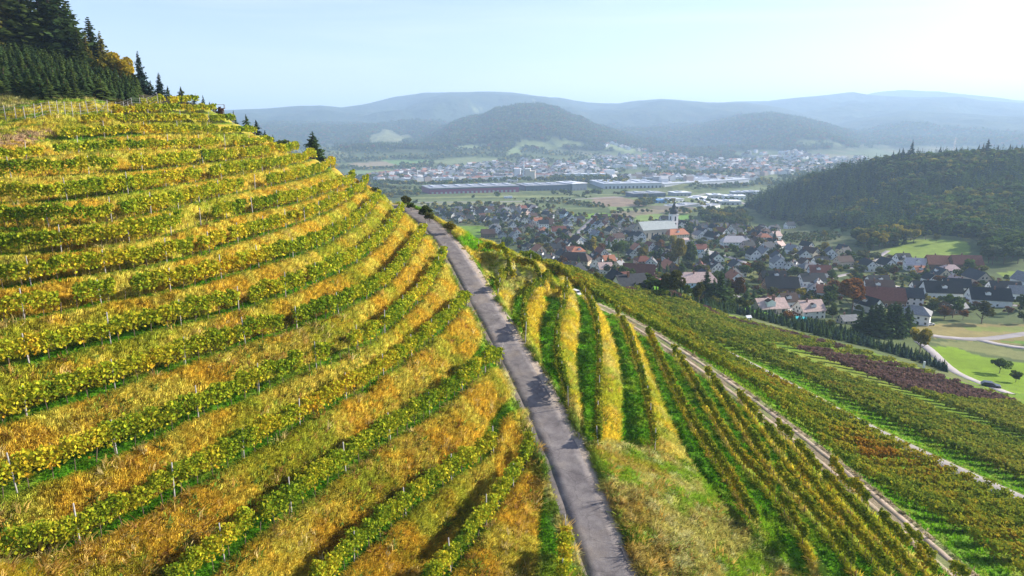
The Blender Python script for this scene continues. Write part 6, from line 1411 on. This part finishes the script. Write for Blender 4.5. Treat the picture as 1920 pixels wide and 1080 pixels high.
# ------------------------------------------------------------------ halls, works and chimney on the valley floor
HALLC = {'maroon': (.24, .045, .11), 'slate blue': (.09, .12, .16), 'pale grey': (.50, .52, .55), 'white': (.78, .78, .78), 'beige': (.60, .52, .42), 'grey': (.30, .31, .33), 'blue': (.10, .25, .45), 'dark': (.06, .07, .08)}
HCM = {k: mat_plain('hall_' + k, v, .6, .08, .05) for k, v in HALLC.items()}
HALLS = []
def hall(px0, px1, base, hpx, depth, wall, roof, label=None, name='industrial_hall', cat='hall', base1=None, bays=True, skirt=None):
    a = hit(px0, base, 500); b_ = hit(px1, base if base1 is None else base1, 500)
    if a is None or b_ is None: return
    a = np.array(a); b_ = np.array(b_); L = float(np.hypot(*(b_ - a)[:2])); rz = math.atan2(b_[1] - a[1], b_[0] - a[0]); d = math.hypot(a[0], a[1]); H = hpx / F * d
    z = min(a[2], b_[2], float(ground(*(b_[:2])))) - .3
    o = empty(name, (float(a[0]), float(a[1]), z), rz)
    v, f_ = box_np(0, L, 0, depth, -3, H); obj('walls', pydata('walls', v.tolist(), f_.tolist(), HCM[wall]), o)
    v, f_ = box_np(-.8, L + .8, -.8, depth + .8, H + .003, H + max(.8, .09 * H)); rf = obj('roof', pydata('roof', v.tolist(), f_.tolist(), HCM[roof]), o)
    rr = random.Random(int(px0))
    for i in range(int(L // 22)):
        v, f_ = box_np(0, 6, 0, depth * .6, 0, 1.2); sk = obj('skylight', pydata('skylight', v.tolist(), f_.tolist(), HCM['pale grey']), rf, (i * 22 + 9, depth * .2, H + max(.8, .09 * H)))
    if bays:
        V_, F_ = join_np([box_np(x_, x_ + 3.4, -.12, .02, .3, min(4.5, H * .5)) for x_ in np.arange(3, L - 4, 7.5)] or [box_np(1, 3, -.12, .02, .3, H * .5)])
        q_ = obj('loading_doors', pydata('loading_doors', V_.tolist(), F_.tolist(), HCM['dark'] if wall not in ('dark', 'maroon') else HCM['grey']), o); q_['kind'] = 'stuff'
    if skirt:
        v, f_ = box_np(-.1, L + .1, -.10, .02, H * .86, H * .97); obj('parapet_band', pydata('parapet_band', v.tolist(), f_.tolist(), HCM[skirt]), o)
    set_props(o, label, cat, None if label else 'industrial halls of the valley'); P = to_px(a[0], a[1], z); HALLS.append([o, wall, roof, (px0 + px1) / 2, base, label]); return o
hall(806, 973, 364, 12, 60, 'maroon', 'grey', 'long dark purple-red warehouse with grey flat roof on the valley floor', 'warehouse', 'warehouse', base1=360, skirt='slate blue')
hall(986, 1072, 358, 11, 55, 'slate blue', 'grey', 'slate blue warehouse right of the purple-red one', 'warehouse', 'warehouse', base1=357); hall(1073, 1100, 357.5, 13, 50, 'slate blue', 'white', 'short taller blue wing at the right end of the slate blue warehouse', 'warehouse', 'warehouse', base1=356.5)
hall(1132, 1240, 354, 9, 90, 'pale grey', 'pale grey', 'pale grey hall with low flat roof right of the slate blue warehouse', base1=352); hall(1246, 1404, 351, 11, 90, 'pale grey', 'pale grey', 'longest pale grey hall at the left foot of the wooded hill', base1=346)
hall(1188, 1248, 370, 7, 30, 'slate blue', 'grey', 'blue-grey long hall between brown field and grass airfield', base1=369); hall(1266, 1296, 368, 6, 25, 'grey', 'white', 'grey hall with white roof left of the industrial cluster', base1=367)
for px0, px1, base, h_, wa, ro, lab in [(1232, 1250, 381, 6, 'blue', 'blue', 'bright blue low hall in front of the white industrial cluster'), (1264, 1310, 388, 6, 'slate blue', 'grey', 'dark grey hall at the near edge of the industrial cluster'), (1290, 1325, 374, 6, 'white', 'white', None), (1300, 1345, 380, 7, 'white', 'pale grey', None), (1250, 1282, 378, 5, 'white', 'pale grey', None), (1318, 1350, 389, 6, 'white', 'grey', None), (1350, 1390, 384, 6, 'pale grey', 'white', None), (1360, 1400, 374, 6, 'white', 'white', None), (1330, 1356, 371, 5, 'beige', 'white', None), (1400, 1430, 366, 6, 'white', 'pale grey', None), (1375, 1412, 366, 5, 'grey', 'pale grey', None)]:
    hall(px0, px1, base, h_, 22, wa, ro, lab)
for px0, px1, base, h_, wa, ro, lab in [(964, 976, 335, 17, 'white', 'white', 'white factory tower block left of the tall chimney'), (985, 994, 336, 18, 'beige', 'white', 'beige silo tower right of the tall chimney'), (994, 1003, 336, 14, 'beige', 'beige', 'lower beige silo attached to the tallest silo tower'), (1136, 1152, 332, 12, 'white', 'white', 'white office block standing right in the far town'), (1003, 1048, 334, 6, 'white', 'pale grey', None), (1060, 1135, 334, 8, 'pale grey', 'white', None), (770, 800, 331, 5, 'white', 'white', None), (700, 740, 338, 5, 'white', 'pale grey', None), (745, 790, 340, 5, 'pale grey', 'white', None), (800, 850, 339, 5, 'white', 'pale grey', None), (860, 910, 338, 5, 'pale grey', 'white', None), (915, 955, 338, 6, 'white', 'grey', None), (950, 970, 342, 4, 'beige', 'white', None), (668, 695, 334, 5, 'white', 'white', None), (1155, 1200, 333, 5, 'white', 'pale grey', None), (1210, 1290, 337, 5, 'pale grey', 'white', None), (1300, 1370, 335, 5, 'white', 'pale grey', None)]:
    hall(px0, px1, base, h_, 16, wa, ro, lab, 'factory_hall', 'factory', bays=h_ < 10)
# chimney
h_ = hit(981.5, 336, 900); o = empty('factory_chimney', h_); set_props(o, 'tall thin pale chimney of the far factory', 'chimney'); d = math.hypot(h_[0], h_[1]); H = 33 / F * d
V = [(r_ * math.cos(a * math.pi / 5), r_ * math.sin(a * math.pi / 5), z_) for r_, z_ in ((2.0, -2), (1.3, H), (1.6, H + .1), (1.6, H + 1.5)) for a in range(10)]
obj('shaft', pydata('shaft', V, [(i * 10 + a, i * 10 + (a + 1) % 10, i * 10 + 10 + (a + 1) % 10, i * 10 + 10 + a) for i in range(3) for a in range(10)], HCM['pale grey']), o)
v, f_ = box_np(-4, 4, -4, 4, -2, 5); obj('base', pydata('base', v.tolist(), f_.tolist(), HCM['beige']), o)
# train on the valley line
h_ = hit(945, 373, 500); h2 = hit(961, 372.5, 500); rz = math.atan2(h2[1] - h_[1], h2[0] - h_[0]); L = math.hypot(h2[0] - h_[0], h2[1] - h_[1])
o = empty('train', h_, rz); set_props(o, 'short white and blue train crossing the grass valley floor', 'train')
for i in range(2):
    x0_ = i * L / 2 + .2; x1_ = (i + 1) * L / 2 - .2
    v, f_ = box_np(x0_, x1_, 0, 3, .8, 3.8); c = obj('carriage', pydata('carriage', v.tolist(), f_.tolist(), HCM['white']), o)
    v, f_ = box_np(x0_ + .3, x1_ - .3, -.06, 3.06, 1.9, 2.9); obj('window_band', pydata('window_band', v.tolist(), f_.tolist(), HCM['blue']), c)
    v, f_ = box_np(x0_ + .6, x1_ - .6, .3, 2.7, .1, .8); obj('bogie', pydata('bogie', v.tolist(), f_.tolist(), HCM['dark']), c)
# lattice mast on the wooded hill
x, y, z = at_depth(1785, 812); d = y * CP - z * SP; H = height_to(x, y, z, 257); o = empty('radio_mast', (x, y, z)); set_props(o, 'thin lattice mast rising above the crest of the wooded hill', 'mast')
A0, A1 = [], []
for sx, sy in ((-1, -1), (1, -1), (1, 1), (-1, 1)): A0.append((sx * 1.3, sy * 1.3, -1)); A1.append((sx * .25, sy * .25, H))
for i in range(9):
    z0_, z1_ = H * i / 9, H * (i + 1) / 9; w0, w1 = 1.3 - 1.05 * i / 9, 1.3 - 1.05 * (i + 1) / 9
    A0 += [(-w0, -w0, z0_), (w0, -w0, z0_)]; A1 += [(w1, -w1, z1_), (w1, w1, z1_)]
Vm, Fm = beams(np.array(A0), np.array(A1), .10); obj('lattice', mesh_np('lattice', Vm, Fm, steel_m), o)
Vm, Fm = beams(np.array([[-2.2, 0, H * .9], [-1.6, 0, H * .75]]), np.array([[2.2, 0, H * .9], [1.6, 0, H * .75]]), .10); obj('crossarm', mesh_np('crossarm', Vm, Fm, steel_m), o)

# ------------------------------------------------------------------ vineyard furniture
# fence between vineyard and plantation
FP = [(-14, 240, 27), (12, 234, 27), (31, 228, 27), (48, 225, 24), (66, 223, 25), (81, 226, 30), (96, 223, 29), (110, 222, 29), (123, 215, 22), (137, 214, 21), (152, 212, 19), (166, 211, 19), (183, 211, 18), (203, 212, 20), (220, 199, 17), (235, 198, 16), (249, 197, 16), (263, 194, 16), (277, 191, 17), (297, 189, 17)]
fpos_ = []
for px, py, hh in FP:
    t = float(np.interp(px, [-14, 60, 120, 200, 250, 300], [91, 92, 96, 103, 110, 117])); x, y, z = at_depth(px, t); fpos_.append((x, y, z))
fo_ = empty('fence', fpos_[0]); set_props(fo_, 'grey post and wire fence along the plantation above the vines', 'fence')
fb = fpos_[0]; fpm, fpf = beams(np.array([[0., 0, -.3]]), np.array([[0., 0, 2.0]]), .06); fence_post_me = mesh_np('post', fpm, fpf, post_m)
for p in fpos_: q_ = obj('post', fence_post_me, fo_, (p[0] - fb[0], p[1] - fb[1], p[2] - fb[2])); q_.rotation_euler = (rv2.uniform(-.06, .06), rv2.uniform(-.06, .06), 0); q_.scale = (1, 1, rv2.uniform(.9, 1.1))
W0, W1 = [], []
for a, b_ in zip(fpos_[:-1], fpos_[1:]):
    for hw in (.4, .8, 1.2, 1.6, 1.9): W0.append(np.array(a) - fb + (0, 0, hw)); W1.append(np.array(b_) - fb + (0, 0, hw))
Vm, Fm = beams(np.array(W0), np.array(W1), .008); q_ = obj('wire', mesh_np('wire', Vm, Fm, steel_m), fo_); q_['kind'] = 'stuff'
Vm, Fm = beams(np.array([np.array(fpos_[13]) - fb + (-1.6, 0, 0), np.array(fpos_[14]) - fb + (-1.2, 0, 0)]), np.array([np.array(fpos_[13]) - fb + (0, 0, 1.7), np.array(fpos_[14]) - fb + (0, 0, 1.6)]), .05); obj('brace', mesh_np('brace', Vm, Fm, post_m), fo_)
# raised hide on the skyline
x, y, z = at_depth(414, 141); H = max(2.5, height_to(x, y, z, 204)); o = empty('hunting_stand', (x, y, z), .3); set_props(o, 'small wooden hunting stand on the skyline behind the upper vines', 'hunting stand')
for sx in (-1, 1):
    for sy in (-1, 1): Vm, Fm = beams(np.array([[sx * 1.0, sy * .9, -.3]]), np.array([[sx * .75, sy * .65, H]]), .07); obj('leg', mesh_np('leg', Vm, Fm, bark_m), o)
v, f_ = box_np(-1.0, 1.0, -.9, .9, H, H + .12); obj('platform', pydata('platform', v.tolist(), f_.tolist(), bark_m), o)
Vm, Fm = beams(np.array([[-1, -.9, H + .8], [-1, -.9, H], [1, -.9, H], [-1, .9, H], [1, .9, H]]), np.array([[1, -.9, H + .8], [-1, -.9, H + .9], [1, -.9, H + .9], [-1, .9, H + .9], [1, .9, H + .9]]), .05); obj('railing', mesh_np('railing', Vm, Fm, bark_m), o)
# vehicles
paint = {k: mat_plain('paint_' + k, v, .3, .02, 1, spec=.6) for k, v in {'silver': (.45, .48, .52), 'white': (.75, .75, .75), 'dark': (.03, .035, .05), 'red': (.35, .04, .03)}.items()}
tyre_m = mat_plain('tyre', (.02, .02, .02), .9, .1, 4)
def car(x, y, z, rz, kind, label, col='silver', scale=1.0):
    o = empty('parked_car' if kind == 'car' else 'van', (x, y, z + .02), rz); o.scale = (scale,) * 3; set_props(o, label, 'car' if kind == 'car' else 'van')
    pr = [(-2.15, .35), (-2.2, .75), (-2.0, 1.0), (-1.55, 1.42), (.15, 1.45), (.95, .98), (2.0, .85), (2.2, .6), (2.15, .3)] if kind == 'car' else [(-2.5, .35), (-2.55, 1.9), (-2.3, 2.1), (1.1, 2.1), (1.9, 1.25), (2.5, 1.05), (2.6, .4)]
    n = len(pr); V = [(a, -.88, b_) for a, b_ in pr] + [(a, .88, b_) for a, b_ in pr]; obj('body', pydata('body', V, [tuple(range(n)), tuple(range(2 * n - 1, n - 1, -1))] + [(i, n + i, n + (i + 1) % n, (i + 1) % n) for i in range(n)], paint[col]), o)
    gl = [(-1.45, 1.02), (-1.25, 1.36), (.1, 1.38), (.75, 1.0)] if kind == 'car' else [(.3, 1.3), (.3, 1.9), (1.1, 1.95), (1.7, 1.3)]
    for s in (-1, 1):
        V = [(a, s * .90, b_) for a, b_ in gl] + [(a, s * .86, b_) for a, b_ in gl]; obj('side_window', pydata('side_window', V, [(0, 1, 2, 3), (4, 7, 6, 5), (0, 4, 5, 1), (1, 5, 6, 2), (2, 6, 7, 3), (3, 7, 4, 0)], glass_m), o)
    w0 = ((.22, 1.43), (.92, 1.02)) if kind == 'car' else ((1.18, 2.02), (1.85, 1.32))
    (a0, b0), (a1_, b1) = w0; V = [(a0 + .05, -.78, b0 + .02), (a1_ + .05, -.8, b1 + .02), (a1_ + .05, .8, b1 + .02), (a0 + .05, .78, b0 + .02)]; V += [(p - .06, q, r - .05) for p, q, r in V]; obj('windscreen', pydata('windscreen', V, [(0, 1, 2, 3), (7, 6, 5, 4), (0, 4, 5, 1), (1, 5, 6, 2), (2, 6, 7, 3), (3, 7, 4, 0)], glass_m), o)
    for wx in (-1.35, 1.35):
        for s in (-1, 1):
            V = [(wx + .33 * math.cos(a * math.pi / 6), s * (.93 if e else .70), .33 + .33 * math.sin(a * math.pi / 6)) for e in (0, 1) for a in range(12)]; obj('wheel', pydata('wheel', V, [tuple(range(12)), tuple(range(12, 24))] + [(a, (a + 1) % 12, 12 + (a + 1) % 12, 12 + a) for a in range(12)], tyre_m), o)
    for s in (-.6, .6): v, f_ = box_np(2.12, 2.22, s - .16, s + .16, .58, .72); obj('headlight', pydata('headlight', v.tolist(), f_.tolist(), frame_m), o)
    return o
h_ = hit(1857, 726, 100)
if h_: car(*h_, math.radians(-28), 'car', 'dark car at the lower end of the bright meadow', 'dark')
h_ = hit(1080, 553, 60)
if h_: car(h_[0], h_[1], h_[2], math.radians(-60), 'van', 'small white utility vehicle half hidden by vines above the dirt track', 'white', .4)
h_ = hit(1743, 610, 150)
if h_: car(*h_, math.radians(10), 'car', 'white car parked on the field edge beside the white bungalow', 'white', .85)
# little white hut at the hedge
h_ = hit(1402, 603, 100)
if h_:
    o = empty('hut', h_, .3); o.scale = (.62, .62, .75); set_props(o, 'tiny hut with white roof at the lower vineyard edge beside the fir hedge', 'hut')
    v, f_ = box_np(-1.2, 1.2, -1, 1, -.3, 2.0); obj('walls', pydata('walls', v.tolist(), f_.tolist(), bark_m), o)
    obj('roof', pydata('roof', [(-1.6, -1.4, 2.0), (1.6, -1.4, 2.0), (1.6, 1.4, 2.0), (-1.6, 1.4, 2.0), (-1.6, 0, 2.9), (1.6, 0, 2.9)], [(0, 1, 5, 4), (2, 3, 4, 5), (0, 4, 3), (1, 2, 5), (0, 3, 2, 1)], paint['white']), o)
    v, f_ = box_np(-.4, .4, -1.06, -1.0, 0, 1.7); obj('door', pydata('door', v.tolist(), f_.tolist(), frame_m), o)
h_ = hit(1732, 690, 100)
if h_:
    v, f_ = box_np(-.25, .25, -.2, .2, -.2, 2.0); o = obj('marker_post', pydata('marker_post', v.tolist(), f_.tolist(), paint['white']), None, h_); set_props(o, 'white marker post in front of the last firs of the hedge', 'post')
# pool cover beside the pale pink roofed house
h_ = hit(1498, 600, 150)
if h_:
    V = [(3.0 * math.cos(a * math.pi / 8), 2.0 * math.sin(a * math.pi / 8), z_) for z_ in (-.1, 1.0) for a in range(16)]
    o = obj('swimming_pool', pydata('swimming_pool', V, [tuple(range(16, 32))] + [(a, (a + 1) % 16, 16 + (a + 1) % 16, 16 + a) for a in range(16)], mat_plain('turquoise_tarp', (.03, .42, .42), .5, .1, 2)), None, h_); set_props(o, 'round pool under a turquoise cover left of the pale pink roofed house', 'pool')

# ------------------------------------------------------------------ labels that single each thing out
MARKS = [('the church', 1228, 440), ('the orange autumn tree', 1597, 555), ('the dark spruce clump', 1660, 600), ('the bright valley meadow', 1735, 470), ('the orange hipped villa', 1082, 470), ('the yellow-green poplar', 1110, 460), ('the spur-side meadow', 885, 430), ('the round olive tree', 1840, 585), ('the pale blue building', 1305, 530), ('the A-shaped gable house', 1343, 488), ('the big black-roofed farmhouse', 1762, 545), ('the pale pink roofed house', 1515, 580), ('the cream hipped house', 1515, 505), ('the brown valley field', 1200, 395), ('the orange-roofed farmhouse', 1762, 495), ('the bright terraced building', 1375, 455), ('the twin gable house', 1015, 485), ('the grove behind the church', 1360, 410)]
def say(items, fmt='{d}{r}'):
    """items: [object, description, px, py]; labels name the nearest mark, the side of it and, where still needed, the rank from it"""
    B = {}
    for it in items:
        o, d, px, py = it[:4]; mk_ = min(MARKS, key=lambda m_: ((m_[1] - px) ** 2 + ((m_[2] - py) * 2.2) ** 2)); dx, dy = px - mk_[1], (py - mk_[2]) * 2.2
        side = ('right of' if dx > 0 else 'left of') if abs(dx) > abs(dy) else ('in front of' if dy > 0 else 'behind')
        B.setdefault((d, side, mk_[0]), []).append((math.hypot(dx, dy), o))
    for (d, side, mk_), L in B.items():
        L.sort(key=lambda q_: q_[0])
        for i, (_, o) in enumerate(L): o['label'] = f'{d} {side} {mk_}' + ('' if len(L) == 1 else f', nearest' if i == 0 else f', {ordw(i + 1)} nearest')
SZ = {0: '', 1: 'tall ', 2: 'small ', 3: 'long ', 4: 'low ', 5: 'hip-roofed ', 6: 'long ', 7: 'tall ', 8: 'barn-like ', 9: 'tiny ', 10: 'very long ', 11: 'hip-roofed '}
say([(h[0], f'{SZ[h[3]]}{h[1]} house with {h[2]} roof', h[4], h[5]) for h in HOUSES if not h[6]])
vt = [t for t in TREES if not t[4] and t[5] is None]
say([(t[0], t[1], t[2], t[3]) for t in vt])
Z = {}
for t in TREES:
    if not t[4] and t[5]: Z.setdefault((t[1], t[5]), []).append(t)
for (d, zn), L in Z.items():
    L.sort(key=lambda t: t[2])
    for i, t in enumerate(L): t[0]['label'] = f'{d} {zn}' + ('' if len(L) == 1 else f', {ordw(i + 1)} from the left') if i < 79 else d
    if len(L) > 79:
        for t in L: t[0]['label'] = f'{d} {zn}'
hb = {}
for h in HALLS:
    if not h[5]: hb.setdefault((h[0].name.split('.')[0], h[1], h[2]), []).append(h)
for (nm, a, b_), L in hb.items():
    L.sort(key=lambda h: h[3]); wd_ = 'flat hall of the industrial cluster' if nm == 'industrial_hall' else 'low factory hall of the far town'
    for i, h in enumerate(L): h[0]['label'] = f'{a} {wd_} with {b_} roof' + ('' if len(L) == 1 else f', {ordw(i + 1)} from the left')
for o in COL.objects:                     # the parts of a copied thing carry no labels
    if o.parent is not None and 'label' in o: del o['label']
# ------------------------------------------------------------------ haze
m, t, o = nodes_of('haze_air')
vol = N(t, 'ShaderNodeVolumePrincipled'); vol.inputs['Density'].default_value = HAZE_DENSITY; vol.inputs['Color'].default_value = (.55, .76, 1.0, 1); vol.inputs['Anisotropy'].default_value = 0.12
t.links.new(vol.outputs[0], o.inputs['Volume'])
x0, x1, z0, z1 = -12500, 12500, float(GZ.min()) - 2.0, max(float(GZ.max()) + 30, 60)
Vb = np.array([(x, y, z) for z in (z0, z1) for y in (x0, x1) for x in (x0, x1)])
hz = obj('haze', mesh_np('haze', Vb, np.array([(0, 2, 3, 1), (4, 5, 7, 6), (0, 1, 5, 4), (2, 6, 7, 3), (0, 4, 6, 2), (1, 3, 7, 5)]), m)); set_props(hz, kind='stuff')
